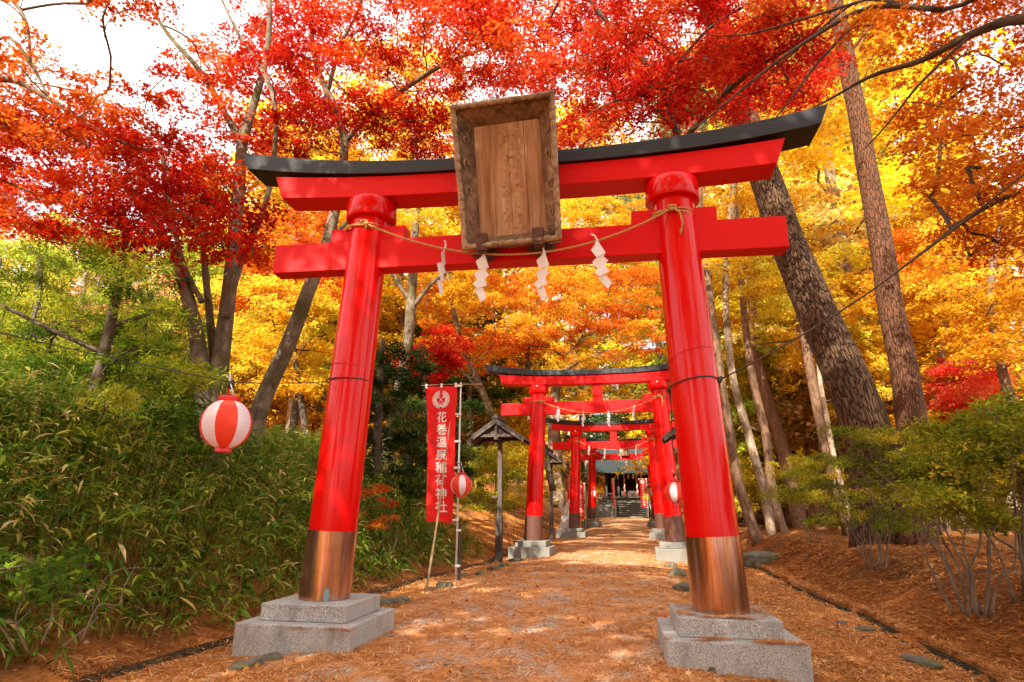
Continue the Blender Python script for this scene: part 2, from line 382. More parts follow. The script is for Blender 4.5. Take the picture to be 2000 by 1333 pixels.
# ------------------------------------------------------------------ leaves
def _star(k, tip, notch, spread=2 * PI):
    V = [(0, -.25, 0)]; Q = []
    n = k
    a0 = PI / 2 - spread / 2
    for i in range(n + 1):
        a = a0 + spread * i / n
        V.append((notch * math.cos(a), notch * math.sin(a), .02))
    for i in range(n):
        a = a0 + spread * (i + .5) / n
        r = tip * (1 - .28 * abs((i - (n - 1) / 2) / ((n - 1) / 2)) ** 1.5)
        V.append((r * math.cos(a), r * math.sin(a), -.16))
        Q.append((0, 1 + i, n + 2 + i, 2 + i))
    return np.array(V), np.array(Q)
TPL = {
    'maple': _star(5, 1.0, .36, 4.9),
    'tri': _star(3, 1.0, .42, 4.2),
    'oval': (np.array([(0, -1, 0), (.42, .1, .06), (0, 1, -.1), (-.42, .1, .06)]), np.array([(0, 1, 2, 3)])),
    'slim': (np.array([(0, -1, 0), (.16, 0, .02), (0, 1, -.18), (-.16, 0, .02)]), np.array([(0, 1, 2, 3)])),
}
def leaves(name, C, N, size, tint, tpl, mat, parent, T=None):
    """one mesh of leaves at C with normals N"""
    n = len(C); TV, TQ = TPL[tpl]
    N = N / np.linalg.norm(N, axis=1, keepdims=True)
    if T is None: T = R.normal(size=(n, 3))
    T = T - N * (T * N).sum(1, keepdims=True); T /= np.linalg.norm(T, axis=1, keepdims=True) + 1e-9
    Bv = np.cross(T, N)
    size = np.asarray(size).reshape(-1, 1, 1)
    V = C[:, None, :] + size * (TV[None, :, 0, None] * Bv[:, None, :] + TV[None, :, 1, None] * T[:, None, :] + TV[None, :, 2, None] * N[:, None, :])
    Q = (TQ[None] + (np.arange(n) * len(TV))[:, None, None]).reshape(-1, TQ.shape[1])
    return fastmesh(name, V.reshape(-1, 3), Q, mat, parent, np.repeat(np.clip(tint, 0, 1), len(TV)))

AREA = {'maple': .95, 'tri': .8, 'oval': .84, 'slim': .34}
def spray_leaves(pads, lai, size, nspray=7, flat=.25, droop=.25, tiltn=.55, trange=(0., 1.), bias=0.):
    """pads: list of (centre, rx, ry, rz, hue or None). Leaves lie in flat sprays spread through each pad."""
    Cs, Ns, Ts, Tn = [], [], [], []
    la = 1.25 * size * size
    for c, rx, ry, rz, hue in pads:
        h0 = R.uniform(*trange) if hue is None else hue
        tot = int(lai * PI * rx * ry / la)
        for k in range(nspray):
            m = max(4, int(tot / nspray * R.uniform(.6, 1.4)))
            d = R.normal(size=3); d /= np.linalg.norm(d); d *= R.uniform() ** .4
            sc = np.array(c) + d * np.array([rx, ry, rz]) * .8
            rr = .45 * R.uniform(.6, 1.4)
            out = np.array([d[0], d[1], 0]) * .35
            nn = np.array([0, 0, 1.]) + out + R.normal(size=3) * .16; nn /= np.linalg.norm(nn)
            th = R.uniform(0, 2 * PI, m); q = np.sqrt(R.uniform(0, 1, m)) * rr
            # lobed outline so that sprays do not read as discs
            lob = 1 + .35 * np.sin(3 * th + R.uniform(0, 6)) + .25 * np.sin(5 * th + R.uniform(0, 6))
            q = q * lob
            e1 = np.cross(nn, [0, 1, .1]); e1 /= np.linalg.norm(e1); e2 = np.cross(nn, e1)
            P = sc + (q * np.cos(th))[:, None] * e1 * rx * 1.0 + (q * np.sin(th))[:, None] * e2 * ry * 1.0 + nn * R.normal(size=(m, 1)) * rz * flat * .5
            P[:, 2] -= droop * q * q * (rx + ry) * .5
            Cs.append(P); Ns.append(nn + R.normal(size=(m, 3)) * tiltn)
            Ts.append(np.clip(h0 + bias + R.normal(0, .10) + R.normal(0, .14, m), 0, 1))
    return np.concatenate(Cs), np.concatenate(Ns), np.concatenate(Ts)

def curve(a, b, n=5, sag=.12, wob=.05):
    a = np.array(a, float); b = np.array(b, float); L = np.linalg.norm(b - a)
    out = []
    off = R.normal(size=3) * wob * L
    for i in range(n + 1):
        t = i / n
        p = a + (b - a) * t + off * math.sin(PI * t); p[2] += sag * L * math.sin(PI * t) * (.5)
        if 0 < i < n: p += R.normal(size=3) * .02 * L
        out.append(p)
    return out

def smooth_path(P, sub=4):
    """Catmull-Rom through (x, y, z, r)"""
    P = np.array(P, float); n = len(P); out = []
    for i in range(n - 1):
        p0, p1, p2, p3 = P[max(i - 1, 0)], P[i], P[i + 1], P[min(i + 2, n - 1)]
        for k in range(sub):
            t = k / sub
            out.append(.5 * ((2 * p1) + (-p0 + p2) * t + (2 * p0 - 5 * p1 + 4 * p2 - p3) * t * t + (-p0 + 3 * p1 - 3 * p2 + p3) * t ** 3))
    out.append(P[-1]); return np.array(out)

def limbs(mb, stems, pads, rtip=.007, sag=.1, expo=.5, up=.5, nseg=5, attach_min=.25, twigs=2):
    """connect every pad to the skeleton by a branch that may fork off an earlier branch"""
    nodes = []; par = []; isstem = []
    for st in stems:
        k0 = max(1, int(len(st) * attach_min))
        for p in st[k0:]: nodes.append(p[:3]); par.append(-1); isstem.append(True)
    segs = []
    A = np.array(nodes)
    order = sorted(range(len(pads)), key=lambda i: np.min(np.linalg.norm(A - np.array(pads[i][0]), axis=1)))
    cnt = {}
    for i in order:
        c = np.array(pads[i][0]) - np.array([0, 0, pads[i][3] * .4])
        A = np.array(nodes)
        d = np.linalg.norm(A - c, axis=1) * (1 + up * np.clip((A[:, 2] - c[2]) / (np.linalg.norm(A - c, axis=1) + .1), 0, 1)) + np.array([0 if s else .25 for s in isstem])
        j = int(np.argmin(d))
        pts = curve(nodes[j], c, nseg, sag, .06)
        ids = [j]
        for p in pts[1:]:
            nodes.append(p); par.append(ids[-1]); isstem.append(False); ids.append(len(nodes) - 1)
        segs.append(ids)
        q = ids[-1]
        while q >= 0 and not isstem[q]:
            cnt[q] = cnt.get(q, 0) + 1; q = par[q]
        for _ in range(twigs):
            k = random.randrange(2, len(ids)); e = np.array(pads[i][0]) + R.normal(size=3) * np.array([pads[i][1], pads[i][2], pads[i][3]]) * .55
            mb.tube(curve(nodes[ids[k]], e, 3, .02, .08), [rtip * .8, rtip * .7, rtip * .5, rtip * .3], 4, False)
    for ids in segs:
        rr = [rtip * cnt[q] ** expo if not isstem[q] else None for q in ids]
        rr[0] = rr[1] * 1.15 if rr[0] is None else rr[0]
        mb.tube([nodes[q] for q in ids], rr, 6, False)

def poly_pads(poly, Y, n, r, hue=None, flat=.45, jitter=.35):
    """n foliage pads whose centres fall inside an outline seen in the photo, at depths Y = (near, far)"""
    poly = np.array(poly, float); lo, hi = poly.min(0), poly.max(0); out = []; tries = 0
    cand = []
    while len(cand) < n * 6 and tries < 20000:
        tries += 1
        p = R.uniform(lo, hi); ins = False; j = len(poly) - 1
        for i in range(len(poly)):
            if (poly[i][1] > p[1]) != (poly[j][1] > p[1]) and p[0] < (poly[j][0] - poly[i][0]) * (p[1] - poly[i][1]) / (poly[j][1] - poly[i][1]) + poly[i][0]: ins = not ins
            j = i
        if ins: cand.append(p)
    cand = np.array(cand); pick = [0]     # spread them out evenly
    d = np.linalg.norm(cand - cand[0], axis=1)
    while len(pick) < min(n, len(cand)):
        k = int(np.argmax(d * R.uniform(.6, 1, len(d)))); pick.append(k); d = np.minimum(d, np.linalg.norm(cand - cand[k], axis=1))
    for k in pick:
        y = R.uniform(*Y); c = at(cand[k][0], cand[k][1], y); s = r * R.uniform(1 - jitter, 1 + jitter)
        out.append((c, s, s, s * flat, hue if not callable(hue) else hue(cand[k])))
    return out

def stem(*pts):
    """pts of (px, py, Y, r) -> smoothed world polyline with radii"""
    return smooth_path([(*at(a, b, y), r) for a, b, y, r in pts])

def tree(name, label, cat, stems, pads, leafmat, lsize=.05, lai=1.1, tpl='maple', bark='bark_maple', group=None, root=None,
         rtip=.007, nside=12, rough=.04, limb=True, spray=None, lscale=(.7, 1.25), twigs=2, trunk_name='trunk', crown_name='crown', **lk):
    base = stems[0][0][:3] if root is None else root
    t = thing(name, label, cat, base, group)
    mb = MB()
    for st in stems: mb.tube([p[:3] for p in st], [p[3] for p in st], nside, True, rough)
    if limb and pads: limbs(mb, stems, pads, rtip=rtip, twigs=twigs, **lk)
    mb.build(trunk_name, bark, t, smooth=True, bark=True)
    if pads:
        C, N, T = spray_leaves(pads, lai * 1.25 / AREA[tpl], lsize, **(spray or {}))
        leaves(crown_name, C, N, lsize * R.uniform(*lscale, len(C)), T, tpl, leafmat, t)
    return t

# ------------------------------------------------------------------ terrain
def pathz(y): return np.interp(y, [-40, -4, 3, 11, 23, 27, 33, 44, 52, 200], [-.42, -.40, -.36, -.41, -.32, -.27, 0., .32, .5, .5])
def nz(x, y, s=1., seed=0):
    x = x * s; y = y * s; return (np.sin(1.3 * x + 2.1 * y + seed) + np.sin(-2.3 * x + 1.1 * y + 2 + seed * 1.7) + .6 * np.sin(3.7 * x - 2.9 * y + seed) + .5 * np.sin(5.1 * x + 4.3 * y + 1.3 * seed)) / 3.1
def ditch_r(y): return 3.66 + .05 * np.sin(y * .8) + .03 * np.sin(y * 2.7)
def ditch_l(y): return -2.78 + .06 * np.sin(y * .7 + 1) + .05 * np.sin(y * 1.9)
def ground_z(x, y):
    x = np.asarray(x, float); y = np.asarray(y, float)
    b = pathz(y)
    h = b - .02 + .012 * nz(x, y, 1.6) + .055 * np.clip(1 - ((x + .15) / 2.3) ** 2, 0, 1)
    dr = ditch_r(y); dl = ditch_l(y)
    u = x - dr                                # right side
    ditch = -.17 * np.clip(1.2 - np.abs(u - .045) / .05, 0, 1)
    m = np.clip((u - .16) / 1.25, 0, 1); m = m * m * (3 - 2 * m)
    near = np.clip((y - 30) / 10, 0, 1)
    mound = m * (.52 + .10 * nz(x, y, .55, 2)) + np.clip(u - 1.5, 0, 60) * .012 + m * (.06 * nz(x, y, 2.3, 5) + .022 * nz(x, y, 6.3, 9))
    mound = np.where(u > .16, mound, 0)
    h = h + np.where(u > -.2, ditch, 0) + mound
    h = h - np.clip((x - 1.7) / 1.9, 0, 1) * .05 * (u < 0)
    w = dl - x                                # left side
    ditl = -.13 * np.clip(1 - np.abs(w - .10) / .16, 0, 1)
    bank = np.clip(w - .22, 0, 3.6) * .40 + np.clip(w - 3.8, 0, 12) * .12 + np.clip(w - 12, 0, 70) * .22
    bank = bank * (1 + .12 * nz(x, y, .5, 3)) + np.clip(w, 0, 1) * .05 * nz(x, y, 2.1, 4)
    h = h + np.where(w > -.2, ditl, 0) + np.where(w > .22, bank, 0)
    far = np.clip((y - 58) / 60, 0, 1)
    return h + far * 6.0

def grid_axis(lo, hi, near_lo, near_hi, fine, growth=1.16):
    a = list(np.arange(near_lo, near_hi, fine)); s = fine; v = near_hi
    while v < hi: a.append(v); s *= growth; v += s
    a.append(hi); s = fine; v = near_lo - fine
    while v > lo: a.insert(0, v); s *= growth; v -= s
    a.insert(0, lo); return np.array(a)

def sheet(name, X, Y, Z, mat, smooth=True):
    nx, ny = X.shape[1], X.shape[0]
    i = np.arange(nx * ny).reshape(ny, nx)
    Q = np.stack([i[:-1, :-1], i[:-1, 1:], i[1:, 1:], i[1:, :-1]], -1).reshape(-1, 4)
    o = fastmesh(name, np.stack([X, Y, Z], -1).reshape(-1, 3), Q, mat)
    o.data.polygons.foreach_set('use_smooth', [smooth] * len(Q)); return o

def terrain():
    ax = grid_axis(-170, 170, -7, 8, .07); ay = grid_axis(-60, 260, -4, 16, .16)
    X, Y = np.meshgrid(ax, ay)
    tag(sheet('ground', X, Y, ground_z(X, Y), 'ground'), 'forest floor of orange pine needles beside the path', 'ground', kind='structure')
    # the path: a gravel sheet a few mm above the ground
    ys = np.arange(-12, 46.5, .25); us = np.linspace(0, 1, 40)
    xl = -2.08 + .07 * np.sin(ys * 1.1) + .05 * np.sin(ys * 2.7 + 1); xr = 1.74 + .06 * np.sin(ys * .9 + 2) + .05 * np.sin(ys * 3.1)
    X = xl[:, None] + (xr - xl)[:, None] * us[None]; Y = np.repeat(ys[:, None], 40, 1)
    edge = np.minimum(us, 1 - us)[None] * 3.8
    Z = ground_z(X, Y) + .006 + .03 * np.clip(edge / .6, 0, 1) - .02 * np.clip(1 - edge / .12, 0, 1)
    tag(sheet('path', X, Y, Z, 'path'), 'gravel path strewn with orange pine needles running under the gates', 'path', kind='structure')
    # wet soil strip in the right-hand ditch
    ys = np.arange(-10, 40, .25); us = np.linspace(.0, .095, 6)
    X = ditch_r(ys)[:, None] + us[None]; Y = np.repeat(ys[:, None], 6, 1)
    tag(sheet('ditch', X, Y, ground_z(X, Y) + .005, 'ditch'), 'narrow dark drainage ditch along the foot of the right bank', 'ditch', kind='structure')
    ys = np.arange(-10, 30, .25); us = np.linspace(-.24, .06, 8)
    X = ditch_l(ys)[:, None] + us[None]; Y = np.repeat(ys[:, None], 8, 1)
    tag(sheet('ditch_bed', X, Y, ground_z(X, Y) + .005, 'ditch'), 'shallow dark ditch along the foot of the grassy left bank', 'ditch', kind='structure')
terrain()

# ------------------------------------------------------------------ torii gates
LEAN = .047
def px_at(side, z): return side * (1.8 - z * LEAN)
def make_torii():
    t = thing('torii_gate', '', 'torii gate')
    def pr(z): return .232 - .007 * z
    for sd in (-1, 1):
        mb = MB()
        zs = np.linspace(.6, 4.0, 24)
        mb.tube([(px_at(sd, z), 0, z) for z in zs], [pr(z) for z in zs], 56)
        p = mb.build('pillar', 'red', t, smooth=2)
        mb = MB(); zs = np.linspace(-.01, .605, 6)
        mb.tube([(px_at(sd, z), 0, z) for z in zs], [pr(z) + .006 for z in zs], 56)
        mb.tube([(px_at(sd, z), 0, z) for z in (.600, .612)], [pr(.6) + .009] * 2, 56)
        mb.build('copper_sleeve', 'copper', p, smooth=2)
        mb = MB()
        c = px_at(sd, 3.97)
        mb.lathe([(.20, 3.845), (.262, 3.85), (.272, 3.865), (.272, 4.05), (.262, 4.064), (.2, 4.064)], 56, (c, 0, 0))
        mb.build('cap_ring', 'red', p, smooth=2)
        for k, (a, b) in enumerate(((1.19, 1.56), (1.71, 2.02))):
            mb = MB(); mb.box((sd * (a + b) / 2, 0, 3.674), (b - a, .196, .148))
            mb.build('wedge', 'redbeam', t, bevel=.004)
        mb = MB()
        yo = -.0
        mb.box((sd * 1.80, yo, -.075), (.80, .84, .146)); mb.box((sd * 1.82, yo, -.35), (1.06, 1.12, .404))
        mb.build('stone_base', 'granite', t, bevel=.012)
    mb = MB(); mb.box((0, 0, 3.437), (5.32, .2, .325)); mb.build('tie_beam', 'redbeam', t, bevel=.005)
    # curved red lintel and black cap beam
    def beam(zb, zt, ye, xb, xt):
        mb = MB(); n = 48; V = []
        for i in range(n + 1):
            s = -1 + 2 * i / n
            for (zf, ex) in ((zb, xb), (zt, xt)):
                x = s * ex; z = zf(abs(s))
                V += [(x, -ye, z), (x, ye, z)]
        Fs = []
        for i in range(n):
            a = 4 * i; b = a + 4
            Fs += [(a, b, b + 2, a + 2), (a + 1, a + 3, b + 3, b + 1), (a, a + 1, b + 1, b), (a + 2, b + 2, b + 3, a + 3)]
        Fs += [(0, 2, 3, 1), (4 * n, 4 * n + 1, 4 * n + 3, 4 * n + 2)]
        return mb.add(V, Fs)
    beam(lambda s: 4.066 + .075 * s ** 2.6, lambda s: 4.302 + .112 * s ** 2.6, .16, 2.62, 2.72).build('lintel', 'redbeam', t, bevel=.006)
    beam(lambda s: 4.305 + .215 * s ** 2.7, lambda s: 4.447 + .285 * s ** 2.5, .20, 3.06, 3.145).build('cap_beam', 'black', t, bevel=.006)
    return t
torii = make_torii()
def add_strut(t):
    mb = MB(); mb.box((0, 0, 3.832), (.26, .17, .468)); mb.V = (np.array(mb.V) + np.array(world_loc(t))).tolist(); mb.build('center_strut', 'redbeam', t, bevel=.004)
GATES = [((-.01, 0, .012), .045, 1.0), ((.0335, 12.145, .049), .0, 1.071), ((-.02, 23.18, .122), .0, 1.055), ((.0, 32., .44), .0, 1.02)]
GL = ['tall red torii gate standing nearest, carrying the big wooden plaque and paper streamers',
      'second red torii gate along the path, with a short central strut under its lintel',
      'third red torii gate along the path, seen inside the second one',
      'red torii gate closest to the shrine, with a small dark plaque']
add_strut(torii)
gates = [torii] + [copy_tree(torii) for _ in range(3)]
for g, (l, rz, s), lb in zip(gates, GATES, GL):
    g.location = l; g.rotation_euler = (0, .008 if g is torii else 0, rz); g.scale = (s, s, s); g['label'] = lb; g['group'] = 'torii gates over the shrine path'
sleeve_data, shaded_base_data = {}, {}
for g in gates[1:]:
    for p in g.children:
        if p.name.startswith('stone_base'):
            if p.data not in shaded_base_data:
                shaded_base_data[p.data] = p.data.copy(); shaded_base_data[p.data].materials.clear(); shaded_base_data[p.data].materials.append(MAT['concrete'])  # darker grey paints shade onto the footings of the rear gates
            p.data = shaded_base_data[p.data]
        for c in p.children:
            if c.name.startswith('copper_sleeve'):
                if c.data not in sleeve_data:
                    sleeve_data[c.data] = c.data.copy(); sleeve_data[c.data].materials.clear(); sleeve_data[c.data].materials.append(MAT['sleeve'])
                c.data = sleeve_data[c.data]
pc = MB()
# patina mark on the left copper sleeve
q0 = Vector((-1.8 * math.cos(.045), -1.8 * math.sin(.045), 0))
V = []; 
for i in range(9):
    a = 2 * PI * i / 9; ang = -1.08 + .045 * math.cos(a) ; z = .075 + .065 * math.sin(a) * (1 if math.sin(a) > 0 else .9)
    V.append((q0.x + .0028 * i * 0 + .2405 * math.cos(ang + .06 * math.cos(a)), q0.y + .2405 * math.sin(ang + .06 * math.cos(a)), z))
V2 = [(v[0] + .002 * math.cos(-1.08), v[1] + .002 * math.sin(-1.08), v[2]) for v in V]
pc.add(V + V2, [tuple(range(9)), tuple(range(17, 8, -1))] + [(i, (i + 1) % 9, (i + 1) % 9 + 9, i + 9) for i in range(9)])
slv = [c for p in gates[0].children for c in p.children if c.name.startswith('copper_sleeve')][0]
G1 = Matrix.Translation(GATES[0][0]) @ Matrix.Rotation(.045, 4, 'Z') @ Matrix.Rotation(.008, 4, 'Y')
po = pc.build('patina_mark', 'patina', None)
po.parent = slv; po.matrix_parent_inverse = G1.inverted()

def gpt(k, x, y, z):
    (l, rz, s) = GATES[k]
    return np.array(l) + s * np.array([x * math.cos(rz) - y * math.sin(rz), x * math.sin(rz) + y * math.cos(rz), z - (.008 * x if k == 0 else 0)])

# ------------------------------------------------------------------ name plaque on the first gate
def text_mesh(txt, size, depth=.002, weight=.012):
    cu = bpy.data.curves.new('lettering', 'FONT'); cu.body = txt; cu.size = size; cu.align_x = 'CENTER'; cu.align_y = 'CENTER'
    cu.extrude = depth; cu.offset = weight * size; cu.resolution_u = 3
    o = bpy.data.objects.new('lettering_source', cu); COL.objects.link(o)
    dg = bpy.context.evaluated_depsgraph_get(); me = bpy.data.meshes.new_from_object(o.evaluated_get(dg)); 
    V = [tuple(v.co) for v in me.vertices]; Fs = [tuple(p.vertices) for p in me.polygons]
    bpy.data.objects.remove(o); bpy.data.meshes.remove(me); bpy.data.curves.remove(cu); return V, Fs
def column_text(chars, size, step):
    """vertical column, first character at the top, origin at the top; local x right, z up, facing -y"""
    V, Fs = [], []
    for i, ch in enumerate(chars):
        v, f = text_mesh(ch, size); o = len(V)
        if not v: continue
        cx = (min(p[0] for p in v) + max(p[0] for p in v)) / 2; cy = (min(p[1] for p in v) + max(p[1] for p in v)) / 2
        V += [(p[0] - cx, -p[2], p[1] - cy - (i + .5) * step) for p in v]; Fs += [tuple(k + o for k in q) for q in f]
    return V, Fs

def plaque(name, label, p_bottom, M, s=1.0, detail=True):
    t = thing(name, label, 'plaque', p_bottom)
    o0 = np.array(p_bottom)
    def put(mb, nm, mat, **kw):
        mb.V = [tuple(np.array(M @ (Vector(v) * s)) + o0) for v in mb.V]; return mb.build(nm, mat, t, **kw)
    # local: x across, z up, -y towards the viewer; panel face at y = 0
    wb, wt, H, D = .495, .535, 1.50, .20
    iw, i0, i1 = .345, .155, 1.33
    mb = MB(); 
    for k in range(4):
        a = -iw + 2 * iw * k / 4; b = -iw + 2 * iw * (k + 1) / 4 - .003
        mb.box(((a + b) / 2, .02 + .0015 * (k % 2), (i0 + i1) / 2), (b - a, .035, i1 - i0 + .04))
    mb.box((0, .055, H / 2), (2 * wb - .06, .03, H - .06))
    put(mb, 'panel', 'weathered_plaque_panel')
    # four flared boards with a scalloped, carved lip
    def board(A, B, a, b):
        """outer edge A->B at the lip, inner edge a->b at the panel"""
        mb = MB(); n = 44; A, B, a, b = [np.array(q, float) for q in (A, B, a, b)]
        cen = np.array([0, 0, H / 2]); 
        ins = (a + b) / 2 - (A + B) / 2; ins[1] = 0; ins /= np.linalg.norm(ins)
        prof = [(0., .0), (.10, .02), (.2, -.008), (.32, .012), (.62, .004), (1., 0)]
        rows = []
        for i in range(n + 1):
            f = i / n; P = A + (B - A) * f; Q = a + (b - a) * f
            sc = (abs(math.sin(PI * f * 9)) ** .6 - .6) * .030 * (1 if .03 < f < .97 else .3)
            cv = .010 * math.sin(f * 37 + 1.3) + .008 * math.sin(f * 61)
            row = [P - ins * .0 + np.array([0, .05, 0]), P]
            for (u, h) in prof:
                X = P + (Q - P) * u
                X = X + np.array([0, -h - (cv if .15 < u < .7 else 0), 0])
                if u < .25: X = X + ins * (sc * (1 - u * 2)) 
                row.append(X)
            row.append(Q + np.array([0, .03, 0])); rows.append(row)
        m = len(rows[0]); V = [v for r in rows for v in r]
        Fs = [(i * m + k, (i + 1) * m + k, (i + 1) * m + k + 1, i * m + k + 1) for i in range(n) for k in range(m - 1)]
        Fs += [(i * m + m - 1, (i + 1) * m + m - 1, (i + 1) * m, i * m) for i in range(n)]
        Fs += [tuple(range(m)), tuple(n * m + k for k in range(m - 1, -1, -1))]
        mb.add(V, Fs); put(mb, 'frame_board', 'carved_frame_wood', smooth=2)
    BL, BR, TL, TR = (-wb, -D, 0), (wb, -D, 0), (-wt, -D, H), (wt, -D, H)
    bl, br, tl, tr = (-iw, 0, i0), (iw, 0, i0), (-iw, 0, i1), (iw, 0, i1)
    board(BL, BR, bl, br); board(TL, TR, tl, tr); board(BL, TL, bl, tl); board(BR, TR, br, tr)
    for A, B, nn in ((BL, BR, 11), (TL, TR, 11), (BL, TL, 15), (BR, TR, 15)):
        A, B = np.array(A), np.array(B); c = np.array([0, A[1], H / 2]); mb = MB(); pts = []; rr = []
        for i in range(nn * 8 + 1):
            f = i / (nn * 8); P = A + (B - A) * f; ins = c - P; ins[1] = 0
            if abs((B - A)[0]) > abs((B - A)[2]): ins[0] = 0
            else: ins[2] = 0
            ins /= np.linalg.norm(ins); q = abs(math.sin(PI * f * nn))
            pts.append(P + ins * (.022 + .006 * q) + np.array([0, -.001, 0])); rr.append(.024 + .007 * q ** .6 * (1 + .5 * math.sin(f * 23 + 1)))
        mb.tube(pts, rr, 10); put(mb, 'scalloped_lip', 'carved_lip_wood', smooth=True)
    for sx in (-1, 1):
        for zc in (.32, .62, .92, 1.18):
            mb = MB(); a0 = R.uniform(0, 6)
            cxx = sx * (.405 + .012 * zc); pts = [(cxx + .034 * t * math.cos(a0 + 7.5 * t), -D * .40 - .022 - (.034 * t * math.cos(a0 + 7.5 * t)) * sx * 1.25, zc + .07 * t * math.sin(a0 + 7.5 * t)) for t in np.linspace(.15, 1, 26)]
            mb.tube(pts, [.010 * (1 - .5 * k / 25) for k in range(26)], 6); put(mb, 'carved_scroll', 'carved_lip_wood', smooth=True)
    for xc in (-.26, .0, .2):
        mb = MB(); a0 = R.uniform(0, 6); pts = [(xc + .10 * t * math.cos(a0 + 7.5 * t), -D * .45 - .02 - .03 * t * math.sin(a0 + 7.5 * t), 1.415 + .035 * t * math.sin(a0 + 7.5 * t)) for t in np.linspace(.15, 1, 26)]
        mb.tube(pts, .009, 6); put(mb, 'carved_scroll', 'carved_frame_wood', smooth=True)
    if detail:
        V, Fs = column_text('稲荷神社', .25, .275)
        mb = MB(); mb.add([(v[0] + .02, v[1] * .5 + .0, v[2] + 1.285) for v in V], Fs)
        put(mb, 'carved_lettering', 'carve')
        for sx in (-.30, .27):
            mb = MB(); mb.box((sx, -.19, .06), (.115, .075, .17)); mb.box((sx, -.10, -.03), (.10, .2, .03))
            mb.add([(sx - .16, -.03, -.02), (sx, -.03, .06), (sx + .16, -.03, -.02), (sx, -.03, -.13), (sx - .16, -.0, -.02), (sx, -.0, .06), (sx + .16, 0, -.02), (sx, 0, -.13)],
                   [(0, 1, 2, 3), (7, 6, 5, 4), (0, 4, 5, 1), (1, 5, 6, 2), (2, 6, 7, 3), (3, 7, 4, 0)])
            put(mb, 'bracket', 'iron', bevel=.004)
    return t
pb = gpt(0, .035, -.135, 3.385)
plaque('name_plaque', 'large weathered wooden plaque in a carved scalloped frame, fixed on the nearest gate', pb,
       Matrix.Rotation(.03, 3, 'Z') @ Matrix.Rotation(rad(11.5), 3, 'X') @ Matrix.Rotation(rad(-2.0), 3, 'Y'))
plaque('name_plaque', 'small dark plaque on the far gate in front of the shrine roof', gpt(3, .15, -.14, 3.5),
       Matrix.Rotation(rad(9), 3, 'X'), .62, False)

# ------------------------------------------------------------------ straw ropes and paper streamers
def rope_on(k, sag, label, tail=1, z0=3.74, zr=3.69, rr=.011):
    P = lambda x, y, z: gpt(k, x, y, z)
    mb = MB()
    xa, xb = px_at(-1, z0) + .06, px_at(1, zr) - .02
    pts = []
    for i in range(25):
        f = i / 24; x = xa + (xb - xa) * f
        z = z0 + (zr - z0) * f - 4 * sag * f * (1 - f) * (1 + .12 * (f - .5)) ; pts.append(P(x, -.225 - .01 * math.sin(PI * f), z))
    mb.tube(pts, rr, 8)
    for sd, z in ((-1, z0), (1, zr)):
        for dz, tl in ((0, .02), (-.018, -.03)):
            ring = [P(px_at(sd, z) + .222 * math.cos(a), .222 * math.sin(a), z + dz + tl * math.cos(a)) for a in np.linspace(0, 2 * PI, 33)]
            mb.tube(ring, rr * .9, 6)
        kx = px_at(sd, z) + (.06 if sd < 0 else -.02)
        for _ in range(3):
            c = np.array([kx, -.235, z]); a = R.uniform(0, 6)
            loop = [P(*(c + np.array([.035 * math.cos(q + a), -.012 * math.sin(2 * q), .026 * math.sin(q)]))) for q in np.linspace(0, 2 * PI, 13)]
            mb.tube(loop, rr, 6)
        if sd == 1:
            mb.tube([P(kx + .01, -.24, z), P(kx + .07, -.245, z - .06), P(kx + .09, -.24, z - .17), P(kx + .075, -.235, z - .25)], rr, 6)
            mb.tube([P(kx + .075, -.235, z - .23), P(kx + .06, -.235, z - .29)], [rr * 1.5, rr * .5], 6)
        else:
            mb.tube([P(kx, -.24, z), P(kx + .03, -.24, z - .04), P(kx + .02, -.24, z - .09)], rr * .8, 6)
    r = mb.build('straw_rope', 'rope', None, smooth=True, bark=True, loc=P(0, -.22, z0))
    return tag(r, label, 'rope', 'straw ropes hung across the gates'), pts
